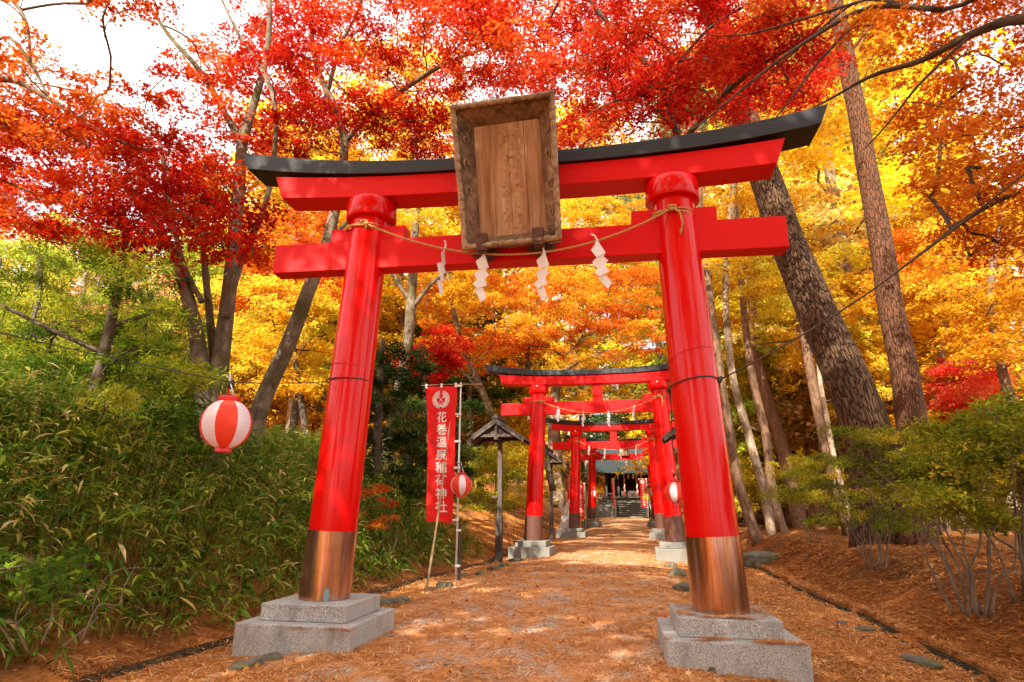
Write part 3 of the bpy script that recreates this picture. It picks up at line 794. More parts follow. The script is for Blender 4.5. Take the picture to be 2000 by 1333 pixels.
def shide(pos, rot, label, s=1.0, roll=0., group='zigzag paper streamers on the gate ropes'):
    t = thing('paper_streamer', label, 'paper streamer', pos, group)
    pl = [(.000, .02), (.022, .02), (.030, -.03), (.068, -.135), (.034, -.165), (.072, -.215), (.022, -.245), (.05, -.315), (.008, -.345), (.045, -.435), (-.018, -.475), (-.112, -.300), (-.062, -.265), (-.104, -.185), (-.044, -.155), (-.082, -.075), (-.020, -.025)]
    M = Matrix.Rotation(rot, 3, 'Z') @ Matrix.Rotation(roll, 3, 'Y')
    n = len(pl); mb = MB()
    def w(z): return .018 * math.sin(z * 14)
    # four folded panels, each its own slightly turned leaf of paper
    pan = [[(0, .02), (.022, .02), (.03, -.03), (.068, -.135), (-.044, -.155), (-.082, -.075), (-.02, -.025)],
           [(.034, -.165), (.072, -.215), (-.062, -.265), (-.104, -.185), (-.044, -.152), (.05, -.132)],
           [(.022, -.245), (.05, -.315), (-.066, -.345), (-.112, -.300), (-.062, -.262), (.05, -.228)],
           [(.008, -.342), (.045, -.435), (-.018, -.475), (-.09, -.345), (-.03, -.325)]]
    for i, p in enumerate(pan):
        Mi = Matrix.Translation((0, .006 * (i % 2), 0)) @ Matrix.Rotation(.25 * (-1) ** i, 4, 'X') if False else Matrix.Identity(4)
        V = [(x * .84, (.007 if i % 2 else -.003) + .10 * x * (-1) ** i, z) for x, z in p]
        V2 = [(a, b + .0025, c) for a, b, c in V]; m = len(p)
        mb.add([tuple(np.array(M @ (Vector(v) * s)) + np.array(pos)) for v in V + V2], [tuple(range(m)), tuple(range(2 * m - 1, m - 1, -1))] + [(j, j + m, (j + 1) % m + m, (j + 1) % m) for j in range(m)])
    mb.build('folded_paper', 'paper', t)
    mb = MB()
    mb.tube([tuple(np.array(pos) + s * np.array(M @ Vector(v))) for v in ((.012, -.01, .0), (.0, -.018, .05), (-.03, -.02, .075))], .009 * s, 4)
    mb.build('tie_strip', 'paper', t); return t
_, P1 = rope_on(0, .43, 'long straw rope sagging across the nearest gate below its plaque')
lab = [('narrow white paper streamer turned edge-on, nearest the left pillar of the front gate', .10, 1.42, .02), ('broad white paper streamer below the left bracket of the big plaque', .03, .15, 0.), ('white paper streamer below the right bracket of the big plaque', .0, -.3, .02), ('white paper streamer leaning to the right, nearest the right pillar of the front gate', .0, .05, -.22)]
for (lb, dx, rot, roll), x in zip(lab, (-.68, -.27, .34, .86)):
    p = min(P1, key=lambda q: abs(q[0] - x)); f = np.interp(x, [q[0] for q in P1], [q[2] for q in P1])
    yy = np.interp(x, [q[0] for q in P1], [q[1] for q in P1])
    shide((x, yy - .012, f - .01), rot, lb, 1.06, roll)
GN = {1: 'second', 2: 'third', 3: 'last'}
for k, sg, ss in ((1, .40, .8), (2, .42, .85), (3, .46, .85)):
    _, P2 = rope_on(k, sg, 'thin straw rope hung across the %s gate' % GN[k], z0=3.62, zr=3.66)
    for nm, f, rot in (('leftmost', .17, .2), ('second from the left', .38, .9), ('second from the right', .62, -.2), ('rightmost', .82, 1.0)):
        p = P2[int(f * 24)]
        shide((p[0], p[1] - .012, p[2] - .01), rot, '%s white paper streamer on the rope of the %s gate' % (nm, GN[k]), ss * 1.05, .1 * math.sin(f * 40))

# ------------------------------------------------------------------ lanterns and wires
def lantern(pos, rz, label, d=.38, lean=.0, strings=True):
    """pos = centre of the shade"""
    t = thing('paper_lantern', label, 'lantern', (pos[0], pos[1], pos[2]), 'red and white round lanterns')
    r = d / 2; n = 96; prof = []
    for i in range(161):
        a = -PI / 2 * .86 + PI * .86 * i / 160
        rip = .0012 * math.cos(i * 2 * PI / 5)
        prof.append((r * math.cos(a) ** .92 + rip, r * .99 * math.sin(a) / math.sin(PI / 2 * .86)))
    def mi(k):
        a = (360. * k / n + math.degrees(rz)) % 90
        return 1 if a < 39 else 0
    mb = MB(); mb.lathe(prof, n, pos, mi=lambda k: mi(k), cap=False)
    sh = mb.build('shade', ['lantern_red_vinyl', 'lantern_white_vinyl'], t, smooth=True)
    zt = r * .985
    mb = MB(); mb.lathe([(r * .30, zt - .006), (r * .41, zt - .012), (r * .43, zt + .008), (r * .43, zt + .030), (r * .40, zt + .034), (r * .34, zt + .034), (r * .32, zt)], 40, pos); mb.build('top_ring', 'redplastic', t, smooth=2)
    mb = MB(); mb.lathe([(r * .30, -zt + .006), (r * .33, -zt - .004), (r * .33, -zt - .030), (r * .28, -zt - .032), (r * .26, -zt)], 40, pos); mb.build('bottom_ring', 'redplastic', t, smooth=2)
    p = np.array(pos); T = p + [0, 0, zt + .03]
    mb = MB(); mb.tube([T + [-.02, 0, -.02], T + [-.012, -.01, .05], T + [0, -.012, .10]], .009, 6); mb.build('hanging_strap', 'redplastic', t, smooth=True)
    mb = MB()
    mb.tube([T + [.04, -.02, -.01], T + [.035, -.02, .05], T + [.012, -.02, .10], T + [-.01, -.02, .15], T + [-.045, -.02, .175]], .0045, 5)
    mb.tube([T + [.02, -.02, .04], T + [.03, -.025, .06], T + [.01, -.02, .10], T + [.0, -.02, .16], T + [-.012, -.025, .20]], .0045, 5)
    mb.tube([T + [.04, -.01, .0], T + [.045, -.02, .035], T + [.02, -.03, .05]], .0045, 5)
    mb.build('white_string', 'whiteplastic', t, smooth=True)
    mb = MB(); mb.lathe([(.012, .065), (.026, .07), (.028, .12), (.018, .14), (.006, .145)], 16, T); mb.build('bulb_socket', 'rubber', t, smooth=True)
    return t
def sag_pts(a, b, sag, n=20):
    a = np.array(a, float); b = np.array(b, float)
    return [a + (b - a) * i / n - np.array([0, 0, 4 * sag * (i / n) * (1 - i / n)]) for i in range(n + 1)]
def wire(name, label, pts, r, mat='rubber', cat='cable'):
    mb = MB(); mb.tube(pts, r, 7); return tag(mb.build(name, mat, None, smooth=True, bark=True, loc=pts[0]), label, cat)
L1 = at(442, 829, -1.55)
W1 = at(447, 746, -1.55)
lantern(L1, rad(31), 'large red and white striped lantern hanging in front of the bamboo grass bank')
PL = gpt(0, px_at(-1, 2.07) - .22, -.05, 2.07); PLf = gpt(0, px_at(-1, 2.07), -.225, 2.075); PLr = gpt(0, px_at(-1, 2.07) + .2, -.09, 2.08)
wire('lantern_wire', 'thin dark wire from the left picture edge to the left pillar, carrying the large lantern', sag_pts(at(-260, 585, -3.2), at(0, 650, -2.6), .0, 4) + sag_pts(at(0, 650, -2.6), W1, .01, 12)[1:] + sag_pts(W1, PL, .015, 8)[1:], .0042)
def pillar_loop(k, sd, z, r, label, mat='rubber', tilt=.0, name='wire_loop'):
    q = [gpt(k, px_at(sd, z) + (.226 - .0 + r * .5) * math.cos(a), (.226 + r * .5) * math.sin(a), z + tilt * math.cos(a + .8)) for a in np.linspace(0, 2 * PI, 41)]
    mb = MB(); mb.tube(q, r, 6); return tag(mb.build(name, mat, None, smooth=True, bark=True, loc=q[0]), label, 'wire')
pillar_loop(0, -1, 2.07, .007, 'black wire looped round the left pillar of the nearest gate')
pillar_loop(0, 1, 1.96, .007, 'black wire looped round the right pillar of the nearest gate', tilt=.05)
pillar_loop(0, -1, 2.24, .0035, 'thin pinkish cord round the left pillar above the black wire', 'bell_rope_red', -.03, 'cord_loop')
pillar_loop(0, 1, 2.22, .0035, 'thin pinkish cord round the right pillar above the black wire', 'bell_rope_red', .07, 'cord_loop')
KN = gpt(0, px_at(1, 1.98) + .235, -.05, 2.0)
mb = MB(); mb.tube([KN + [-.04, -.03, -.03], KN + [0, 0, 0], KN + [.03, .0, .03]], [.02, .032, .012], 8); mb.tube([KN, KN + [-.01, 0, -.12], KN + [-.015, .01, -.2]], .009, 6)
tag(mb.build('cable_knot', 'rubber', None, smooth=True, bark=True, loc=KN), 'dark knotted cable fitting on the outer side of the right pillar', 'cable knot')
wire('guy_cable', 'thick twisted cable climbing from the right pillar to the upper right', sag_pts(KN, at(1700, 570, -.6), .03, 10) + sag_pts(at(1700, 570, -.6), at(2010, 333, -1.2), .01, 8)[1:] + sag_pts(at(2010, 333, -1.2), at(2500, -60, -2.2), .0, 6)[1:], .0075, 'cable')
L2 = at(901, 948, 5.40)
L2t = L2 + [0, 0, .36]
wire('lantern_wire', 'thin dark wire passing in front of the near banner to its lantern', sag_pts(PLr, L2t, .05, 24), .0045)
lantern(L2, rad(-1.5), 'round red lantern with a white stripe hanging beside the near banner pole')
LR = at(1319, 962, 6.4)
KR = gpt(0, px_at(1, 1.96) - .2, .12, 1.95)
wire('lantern_wire', 'thin dark wire behind the right pillar carrying a lantern down the path', sag_pts(KR, LR + [0, 0, .36], .06, 20), .006)
lantern(LR, rad(-55), 'round red lantern with a white stripe against the second right pillar')
mb = MB(); b0 = at(1354, 1100, 6.5); b1 = at(1327, 890, 6.4)
mb.tube([b0, (b0 + b1) / 2 + [.01, 0, 0], b1], [.014, .012, .009], 7)
tag(mb.build('support_stick', 'dark_wood', None, smooth=True, loc=b0), 'thin dark stick holding up the lantern behind the right pillar', 'stick')
for px, py, Y, rz, lb in ((1161, 965, 31.4, 12, 'small distant lantern hung beside the last left gate pillar'), (1272, 963, 31.4, 20, 'small distant lantern hung beside the last right gate pillar'), ):
    lantern(at(px, py, Y), rad(rz), lb, .36)

# ------------------------------------------------------------------ banners
def banner(root_p, label, s=1.0, rz=0., pole=True):
    """root_p = foot of the pole; cloth hangs to the left of it"""
    t = thing('shrine_banner', label, 'banner', root_p, 'tall red shrine banners')
    M = Matrix.Rotation(rz, 3, 'Z')
    o0 = np.array(root_p)
    def W(v): return tuple(np.array(M @ (Vector(v) * s)) + o0)
    def put(mb, nm, mat, par=t, **kw): mb.V = [W(v) for v in mb.V]; return mb.build(nm, mat, par, **kw)
    mb = MB(); mb.tube([(0, 0, 0), (.006, 0, 1.9), (.01, 0, 3.6)], [.019, .017, .015], 12); put(mb, 'pole', 'pole', smooth=True)
    mb = MB(); mb.tube([(-.78, -.02, 3.565), (.0, -.02, 3.56), (.42, -.02, 3.545)], .008, 8); put(mb, 'crossbar', 'bamboo_cane', smooth=True)
    top, bot = 3.53, 1.0
    def surf(u, v):
        """u 0..1 across (0 = free left edge), v 0..1 down"""
        xl = -.70 + .155 * v ** 1.1 + .02 * math.sin(v * 5); xr = -.055 - .035 * v - .01 * math.sin(v * 6)
        x = xl + (xr - xl) * u
        y = -.02 + .035 * math.sin(v * 5 + u * 2.2) * (1 - u) + .016 * math.sin(u * 7 + v * 2.5) * (.25 + v) + .012 * math.sin(v * 11 - u * 5)
        return x, y, top + (bot - top) * v + .012 * math.sin(u * 5) * v
    mb = MB(); nu, nv = 20, 60
    V = [surf(i / nu, j / nv) for j in range(nv + 1) for i in range(nu + 1)]
    V2 = [(a, b + .003, c) for a, b, c in V]; n = len(V)
    Fs = [(j * (nu + 1) + i, j * (nu + 1) + i + 1, (j + 1) * (nu + 1) + i + 1, (j + 1) * (nu + 1) + i) for j in range(nv) for i in range(nu)]
    mb.add(V + V2, Fs + [tuple(k + n for k in reversed(f)) for f in Fs])
    cl = put(mb, 'cloth', 'red_banner_cloth', smooth=True)
    def onto(pts, off):
        out = []
        for x, y, z in pts:
            v = (z - top) / (bot - top); xl = surf(0, v)[0]; xr = surf(1, v)[0]; u = (x - xl) / (xr - xl)
            q = surf(min(max(u, 0), 1), v); out.append((x, q[1] - off + y, z))
        return out
    V, Fs = column_text('花巻温泉稲荷神社', .222, .2395)
    mb = MB(); V = [(v[0] * .98 - .352 + .055 * (-(v[2]) / 1.95), v[1], v[2] * .99 + 3.055) for v in V]
    mb.add(onto(V, .006), Fs); put(mb, 'lettering', 'white_lettering', cl)
    # round crest: two bowed rice sheaves and crossed keys
    mb = MB(); cx, cz, rr = -.375, 3.275, .172
    def stroke(P, w):
        P = [np.array(p) for p in P]; L, Rr = [], []
        for i, p in enumerate(P):
            d = P[min(i + 1, len(P) - 1)] - P[max(i - 1, 0)]; d = d / (np.linalg.norm(d) + 1e-9); nn = np.array([-d[1], d[0]]); ww = w * (1 if 0 < i < len(P) - 1 else .6)
            L.append(p + nn * ww); Rr.append(p - nn * ww)
        V = [(cx + q[0] * rr, 0, cz + q[1] * rr) for q in L + Rr]; m = len(P)
        mb.add(onto(V, .007), [(i, i + 1, m + i + 1, m + i) for i in range(m - 1)])
    for sd in (-1, 1):
        for r0, a0, a1, w in ((.97, 8, 172, .045), (.84, 12, 166, .03), (.73, 14, 172, .055), (.58, 34, 158, .06)):
            stroke([(sd * r0 * math.sin(rad(a)), r0 * math.cos(rad(a))) for a in np.linspace(a0, a1, 26)], w)
        for q in range(5): stroke([(sd * (.10 + .03 * q), .72 - .10 * q), (sd * (.30 + .05 * q), .64 - .11 * q)], .035)
        stroke([(sd * -.24, -.34), (0, 0), (sd * .24, .24)], .035)
        stroke([(sd * .28 + .07 * math.cos(a), .26 + .07 * math.sin(a)) for a in np.linspace(0, 2 * PI, 12)], .03)
        stroke([(sd * .08 + .06 * math.cos(a), -.48 + .06 * math.sin(a)) for a in np.linspace(0, 2 * PI, 10)], .025)
    stroke([(-.3, -.80), (0, -.72), (.3, -.80)], .10)
    put(mb, 'crest', 'white_lettering', cl)
    for xx in (-.68, -.37, -.085):
        mb = MB(); mb.box((xx, -.022, 3.545), (.04, .024, .085)); put(mb, 'fabric_loop', 'white_lettering')
    for zz in (3.53, 2.98, 2.47, 1.98, 1.045):
        mb = MB(); mb.box((-.022, -.012, zz), (.11, .045, .038)); put(mb, 'fabric_loop', 'white_lettering')
    return t
bp = np.array([-2.168, 5.52, float(ground_z(-2.168, 5.52))])
banner(bp, 'tall red banner with white lettering on a pale pole beside the path, nearest')
mb = MB(); mb.box(bp + [.055, .03, .48], (.05, .045, .98)); tag(mb.build('wooden_stake', 'dark_wood', None, bevel=.004, loc=bp + [.055, .03, 0]), 'short brown stake tied to the near banner pole', 'stake')
for zz, nm in ((.25, 'lower'), (.86, 'upper')):
    mb = MB(); mb.lathe([(.045, -.022), (.052, -.01), (.052, .01), (.045, .022)], 14, bp + [.028, .01, zz]); mb.tube([bp + [.05, -.03, zz], bp + [.10, -.04, zz + .01]], .005, 5)
    tag(mb.build('binding_tie', 'whiteplastic', None, smooth=True, loc=bp + [.03, 0, zz]), '%s white tie binding the near banner pole to its stake' % nm, 'tie')
c0 = atz(830, 1168, -.44); c1 = at(880, 826, 4.6)
mb = MB(); pts = [c0 + (c1 - c0) * f + np.array([.018 * math.sin(f * 4), 0, 0]) for f in np.linspace(0, 1.0, 14)]
mb.tube(pts, [.021 - .0125 * f + (.003 if i % 3 == 0 else 0) for i, f in enumerate(np.linspace(0, 1, 14))], 9)
tag(mb.build('bamboo_stick', 'bamboo_cane', None, smooth=True, loc=c0), 'thin leaning bamboo stick standing in front of the near banner', 'stick')
for px, py, Y, s, rz, lb in ((1143, 1040, 27.5, .70, .05, 'distant red banner with white lettering just right of the third left pillar'), (1266, 985, 43, .82, .0, 'small far red banner beside the right of the shrine steps'), (1202, 985, 43, .82, 1.25, 'narrow far red banner turned edge-on beside the shrine front'), (1117, 1050, 25.2, .80, 1.3, 'pale pole banner turned edge-on just left of the third left pillar'), (1277, 1000, 36, .85, 1.2, 'narrow far red banner turned edge-on behind the last right pillar')):
    p = at(px, 1000, Y); p[2] = float(ground_z(p[0], p[1])); banner(p, lb, s, rz)

# ------------------------------------------------------------------ roofed wooden lamp posts
def lamp(p, label, s=1.0, rz=.0):
    t = thing('roofed_lamp_post', label, 'lamp post', p, 'roofed wooden lamp posts'); o0 = np.array(p); M = Matrix.Rotation(rz, 3, 'Z')
    def put(mb, nm, mat, **kw): mb.V = [tuple(np.array(M @ (Vector(v) * s)) + o0) for v in mb.V]; return mb.build(nm, mat, t, **kw)
    mb = MB(); mb.box((.02, 0, 1.55), (.13, .12, 3.1), taper=.86); put(mb, 'post', 'weathered_grey_wood', bevel=.006)
    mb = MB(); mb.box((0.006, -.0, .55), (.17, .16, 1.16)); mb.box((.006, 0, .2), (.178, .168, .03)); mb.box((.006, 0, .8), (.178, .168, .03)); put(mb, 'footing_sleeve', 'dark_wood', bevel=.006)
    mb = MB(); mb.box((-.10, -.08, 1.62), (.14, .05, .06)); put(mb, 'side_peg', 'weathered_grey_wood', bevel=.004)
    for sd in (-1, 1):
        mb = MB(); A = (0.0, 3.60); B = (sd * .76, 3.07)
        mb.prism([(0, 3.56), (sd * .76, 3.04), (sd * .775, 3.075), (0, 3.615)], 1.0); put(mb, 'roof_slope', 'shingle_roof', bevel=.005)
        for yy in (-.47, .47):
            mb = MB(); mb.prism([(0, 3.47), (sd * .72, 2.98), (sd * .745, 3.05), (0, 3.56)], .04, Matrix.Translation((0, yy, 0)).to_3x3()); mb.V = [(x, y + yy, z) for x, y, z in mb.V]; put(mb, 'barge_board', 'weathered_grey_wood')
    mb = MB(); mb.box((0, 0, 3.64), (.16, 1.06, .09)); mb.box((0, 0, 3.70), (.10, .98, .05)); put(mb, 'ridge_cap', 'dark_wood', bevel=.008)
    mb = MB(); mb.box((-.02, -.40, 3.16), (.98, .06, .07)); mb.box((-.02, .40, 3.16), (.98, .06, .07)); mb.box((0, 0, 3.09), (.09, .9, .07)); put(mb, 'cross_beam', 'weathered_grey_wood', bevel=.004)
    for yy in (-.36, .36):
        mb = MB(); mb.prism([(-.62, 3.10), (.62, 3.10), (0, 3.54)], .03); mb.V = [(x, y + yy, z) for x, y, z in mb.V]; put(mb, 'gable_panel', 'dark_wood')
    mb = MB(); mb.box((0, -.42, 3.32), (.07, .05, .28)); put(mb, 'king_post', 'weathered_grey_wood')
    mb = MB(); mb.lathe([(.03, 2.98), (.05, 3.0), (.05, 3.03), (.03, 3.055)], 14, (.0, -.2, 0)); put(mb, 'lamp_socket', 'dark_wood', smooth=True)
    return t
lp = atz(974, 1100, -.44)
lamp((lp[0], lp[1], float(ground_z(lp[0], lp[1]))), 'weathered wooden lamp post with a small gabled roof, beside the near banner')
p = at(1077, 1050, 20.5); lamp((p[0], p[1], float(ground_z(p[0], p[1]))), 'dark gabled lamp post between the second and third left pillars', 1.0)
p = at(1366, 1000, 9.4); lamp((p[0], p[1], float(ground_z(p[0], p[1]))), 'gabled lamp post mostly hidden behind the nearest right pillar', .95)

# ------------------------------------------------------------------ fox statue, shrine
def fox(p, label, s=1.0, face=1):
    t = thing('fox_statue', label, 'statue', p, 'white fox statues'); o0 = np.array(p)
    def put(mb, nm, mat, **kw): mb.V = [tuple(np.array((v[0] * face * s, v[1] * s, v[2] * s)) + o0) for v in mb.V]; return mb.build(nm, mat, t, **kw)
    mb = MB(); mb.box((0, 0, .14), (1.0, 1.0, .36)); mb.box((0, 0, .45), (.74, .74, .26), taper=.94); mb.box((0, 0, .72), (.6, .62, .3)); put(mb, 'pedestal', 'whitestone', bevel=.015)
    mb = MB()
    mb.tube([(-.10, 0, .87), (-.09, 0, 1.02), (-.01, 0, 1.2), (.06, 0, 1.38), (.09, 0, 1.50)], [.17, .19, .155, .10, .075], 14)
    mb.tube([(.05, 0, 1.49), (.11, 0, 1.56), (.2, 0, 1.545), (.29, 0, 1.515)], [.07, .095, .06, .018], 12)
    for yy in (-.055, .055):
        mb.tube([(.06, yy, 1.61), (.05, yy * 1.15, 1.70), (.05, yy * 1.2, 1.77)], [.04, .026, .004], 8)
        mb.tube([(.06, yy * 1.2, 1.2), (.11, yy * 1.2, 1.02), (.12, yy * 1.2, .89), (.18, yy * 1.2, .88)], [.06, .045, .04, .03], 8)
        mb.tube([(-.12, yy * 2.3, 1.0), (-.02, yy * 2.5, .97), (.06, yy * 2.4, .885)], [.10, .085, .035], 8)
    mb.tube([(-.2, 0, .9), (-.32, 0, 1.05), (-.34, 0, 1.3), (-.27, 0, 1.5), (-.22, 0, 1.58)], [.05, .085, .10, .06, .012], 10)
    put(mb, 'fox_body', 'whitestone', smooth=True); return t
p = at(1113, 1040, 24.2); p[2] = float(ground_z(p[0], p[1])); fox(p, 'white stone fox on a square pedestal behind the third left pillar', 1.15, 1)
p = at(1303, 1040, 24.6); p[2] = float(ground_z(p[0], p[1])); fox(p, 'white stone fox on a square pedestal behind the third right pillar', 1.15, -1)

def shrine():
    Y0 = 46.; g = float(pathz(44.5)); cx = .19
    t = thing('shrine_hall', 'dark wooden shrine hall with a patinated roof at the end of the path', 'shrine', (cx, Y0, g))
    zf = 2.0
    mb = MB()
    mb.box((cx, Y0 + 3.4, 1.0), (5.2, 5.0, 1.75)); mb.build('stone_plinth', 'rock', t)
    mb = MB(); mb.box((cx, Y0 + 3.4, zf - .05), (4.6, 5.4, .14)); mb.build('porch_floor', 'dark_wood', t)
    for sx in (-1.75, -.78, 1.16, 2.13):
        mb = MB(); mb.box((sx, Y0 + 1.05, zf + 1.05), (.17, .17, 2.2)); mb.build('post', 'dark_wood', t, bevel=.01)
    mb = MB(); mb.box((cx, Y0 + 3.0, zf + 1.0), (3.9, .1, 2.2)); mb.build('rear_wall', 'dark_wood', t)
    for sx in (-1.76, 2.14):
        mb = MB(); mb.box((sx, Y0 + 3.0, zf + 1.0), (.08, 3.6, 2.0)); mb.build('side_wall', 'dark_wood', t)
    mb = MB(); mb.box((cx, Y0 + 1.0, zf + 1.95), (4.4, .18, .22)); mb.build('eave_beam', 'dark_wood', t, bevel=.01)
    mb = MB(); mb.box((cx, Y0 + 1.6, zf + .26), (1.5, .5, .5)); mb.build('offering_box', 'weathered_grey_wood', t, bevel=.01)
    mb = MB(); mb.box((cx, Y0 + 2.2, zf + .55), (2.6, .1, .45)); mb.build('inner_screen', 'weathered_grey_wood', t)
    # curved roof: eave at the front, ridge behind
    V = []; prof = [(-.2, 3.80), (-.2, 3.92), (.6, 4.28), (1.5, 4.85), (2.4, 5.65), (3.1, 6.35), (3.8, 5.65), (4.8, 4.85), (6.6, 3.95), (6.6, 3.8), (3.1, 4.4)]
    mb = MB(); n = len(prof); xs = np.linspace(cx - 3.1, cx + 3.1, 13)
    for x in xs:
        lift = .22 * abs((x - cx) / 3.1) ** 3
        V += [(x, Y0 + y, z + lift) for y, z in prof]
    Fs = [(i * n + k, (i + 1) * n + k, (i + 1) * n + (k + 1) % n, i * n + (k + 1) % n) for i in range(12) for k in range(n)] + [tuple(range(n)), tuple(12 * n + k for k in range(n - 1, -1, -1))]
    mb.add(V, Fs); rf = mb.build('roof', 'roof', t)
    mb = MB(); mb.box((cx, Y0 + 3.1, 6.42), (5.8, .42, .3)); mb.build('ridge', 'roof', rf, bevel=.03)
    # stone steps with side walls
    mb = MB(); n = 8
    for i in range(n):
        z0 = g - .1; z1 = g + (zf - .42 - g) * (i + 1) / n
        mb.box((cx, Y0 - .86 + i * .24, (z0 + z1 - .07) / 2), (2.16, .24, z1 - .07 - z0)); mb.box((cx, Y0 - .93 + i * .24, z1 - .034), (2.2, .34, .066))
    mb.build('stone_steps', 'concrete', t, bevel=.012)
    for sx in (-1.02, 1.40):
        mb = MB(); mb.box((sx, Y0 + .1, (g + 1.62) / 2 + .0), (.2, 2.2, 1.62 - g)); mb.build('stair_wall', 'concrete', t, bevel=.02)
    # lattice railings either side
    for sd in (-1, 1):
        mb = MB(); x0 = cx + sd * 1.35; x1 = cx + sd * 2.6
        for i in range(6): mb.box((x0 + (x1 - x0) * i / 5, Y0 + .15, 1.86), (.06, .06, .9))
        for j in range(4): mb.box(((x0 + x1) / 2, Y0 + .15 + .003, 1.5 + j * .24), (abs(x1 - x0) + .06, .05, .06))
        mb.build('lattice_railing', 'weathered_grey_wood', t)
        mb = MB(); mb.box(((x0 + x1) / 2 + sd * .5, Y0 + .25, (g + 1.36) / 2), (2.2, .5, 1.36 - g)); mb.build('terrace_wall', 'concrete', t, bevel=.02)
    for sx, nm in ((-.28, 'left'), (.72, 'right')):
        r = thing('bell_rope', 'twisted red and white bell rope hanging at the %s of the shrine porch' % nm, 'rope', (sx, Y0 + .75, zf + .1), 'bell ropes in the shrine porch')
        for ph, m in ((0, 'bell_rope_red'), (PI, 'white_lettering')):
            mb = MB(); mb.tube([(sx + .03 * math.cos(ph + z * 14), Y0 + .75 + .03 * math.sin(ph + z * 14), zf + .25 + z) for z in np.linspace(0, 1.65, 60)], .04, 6); mb.build('rope_strand', m, r, smooth=True)
        mb = MB(); mb.lathe([(.05, .38), (.075, .25), (.08, .05), (.02, .04)], 12, (sx, Y0 + .75, zf)); mb.build('tassel', 'bell_rope_red', r, smooth=True)
    for i, (sx, nm) in enumerate(((-.75, 'leftmost'), (.08, 'second'), (.45, 'third'), (1.1, 'rightmost'))):
        shide((sx, Y0 + .72, zf + 1.84), .15, '%s white paper streamer under the shrine eave' % nm, 1.0, .05, 'paper streamers under the shrine eave')
shrine()

# ------------------------------------------------------------------ kerb stones and boulders
def rock(p, d, label, seed, name='kerb_stone', rz=0., group='stones edging the path'):
    bm = bmesh.new(); bmesh.ops.create_icosphere(bm, subdivisions=4, radius=1)
    from mathutils import noise
    o = Vector((seed * 3.1, seed * 1.7, seed * 2.3)); M = Matrix.Rotation(rz, 3, 'Z')
    for v in bm.verts:
        c = v.co.normalized(); h = 1 + .28 * noise.noise(c * 1.1 + o) + .14 * noise.noise(c * 2.7 + o) + .05 * noise.noise(c * 7 + o)
        c = Vector([math.copysign(abs(k) ** .75, k) for k in c]) * h
        v.co = M @ Vector((c.x * d[0] / 2, c.y * d[1] / 2, c.z * d[2] / 2))
    me = bpy.data.meshes.new(name); bm.to_mesh(me); bm.free(); me.materials.append(MAT['rock'])
    me.polygons.foreach_set('use_smooth', [True] * len(me.polygons))
    ob = bpy.data.objects.new(name, me); COL.objects.link(ob); ob.location = p
    return tag(ob, label, 'stone', group)
def gz(x, y): return float(ground_z(x, y))
STN = [(752, 1196, .30, .22, .22, 'grey-green kerb stone right behind the left footing'), (782, 1193, .34, .3, .16, 'flat mossy kerb stone just past the left footing'), (842, 1163, .30, .26, .10, 'sunken kerb stone at the foot of the bamboo stick'), (868, 1158, .42, .34, .20, 'broad grey kerb stone below the near banner'), (905, 1133, .36, .30, .12, 'low kerb stone at the base of the banner pole'), (938, 1131, .34, .3, .15, 'small dark kerb stone between banner pole and lamp post'), (965, 1121, .42, .34, .2, 'rounded kerb stone in front of the lamp post'), (985, 1112, .4, .4, .16, 'flat kerb stone right of the lamp post foot'), (1012, 1100, .7, .5, .16, 'wide flat stone leading up to the second left footing'), (1045, 1093, .8, .5, .26, 'grey slab stone against the second left footing'),
       (1306, 1098, .46, .42, .22, 'square mossy stone in front of the second right footing'), (1311, 1112, .42, .38, .2, 'dark stone between the right kerb stones'), (1324, 1133, .46, .40, .30, 'sunlit pale boulder in the right kerb'), (1345, 1165, .62, .60, .26, 'broad grey-brown stone left of the right footing'), (1315, 1108, .3, .3, .14, 'small stone in the right kerb behind the dark one'),
       (530, 1312, .30, .26, .12, 'pale half buried stone in front of the left footing'), (480, 1328, .40, .3, .14, 'mossy buried stone at the lower edge left of centre'), (1400, 1332, .38, .3, .18, 'buried grey stone in front of the right footing'),
       (1487, 1103, .50, .42, .14, 'flat stone by the ditch behind the right footing'), (1690, 1235, .36, .2, .08, 'pale flat stone lying beside the ditch'), (1645, 1225, .2, .14, .07, 'little pale stone by the ditch'), (1800, 1300, .7, .28, .1, 'long grey slab set in the edge of the ditch')]
for i, (px, py, a, b, c, lb) in enumerate(STN):
    p = atz(px, py, -.45); rock((p[0], p[1], gz(p[0], p[1]) + .004), (a * .68, b * .68, c * .95), lb, i + 1, 'kerb_stone', R.uniform(0, 3))
p = atz(1490, 1097, -.35); rock((p[0], p[1], gz(p[0], p[1]) + .06), (.95, .6, .42), 'large dark grey boulder at the foot of the right bank', 41, 'boulder', .3, 'boulders')

# ------------------------------------------------------------------ the near trees
def lefthue(lo, hi):
    return lambda p: float(np.clip(lo + (hi - lo) * R.uniform(), 0, 1))
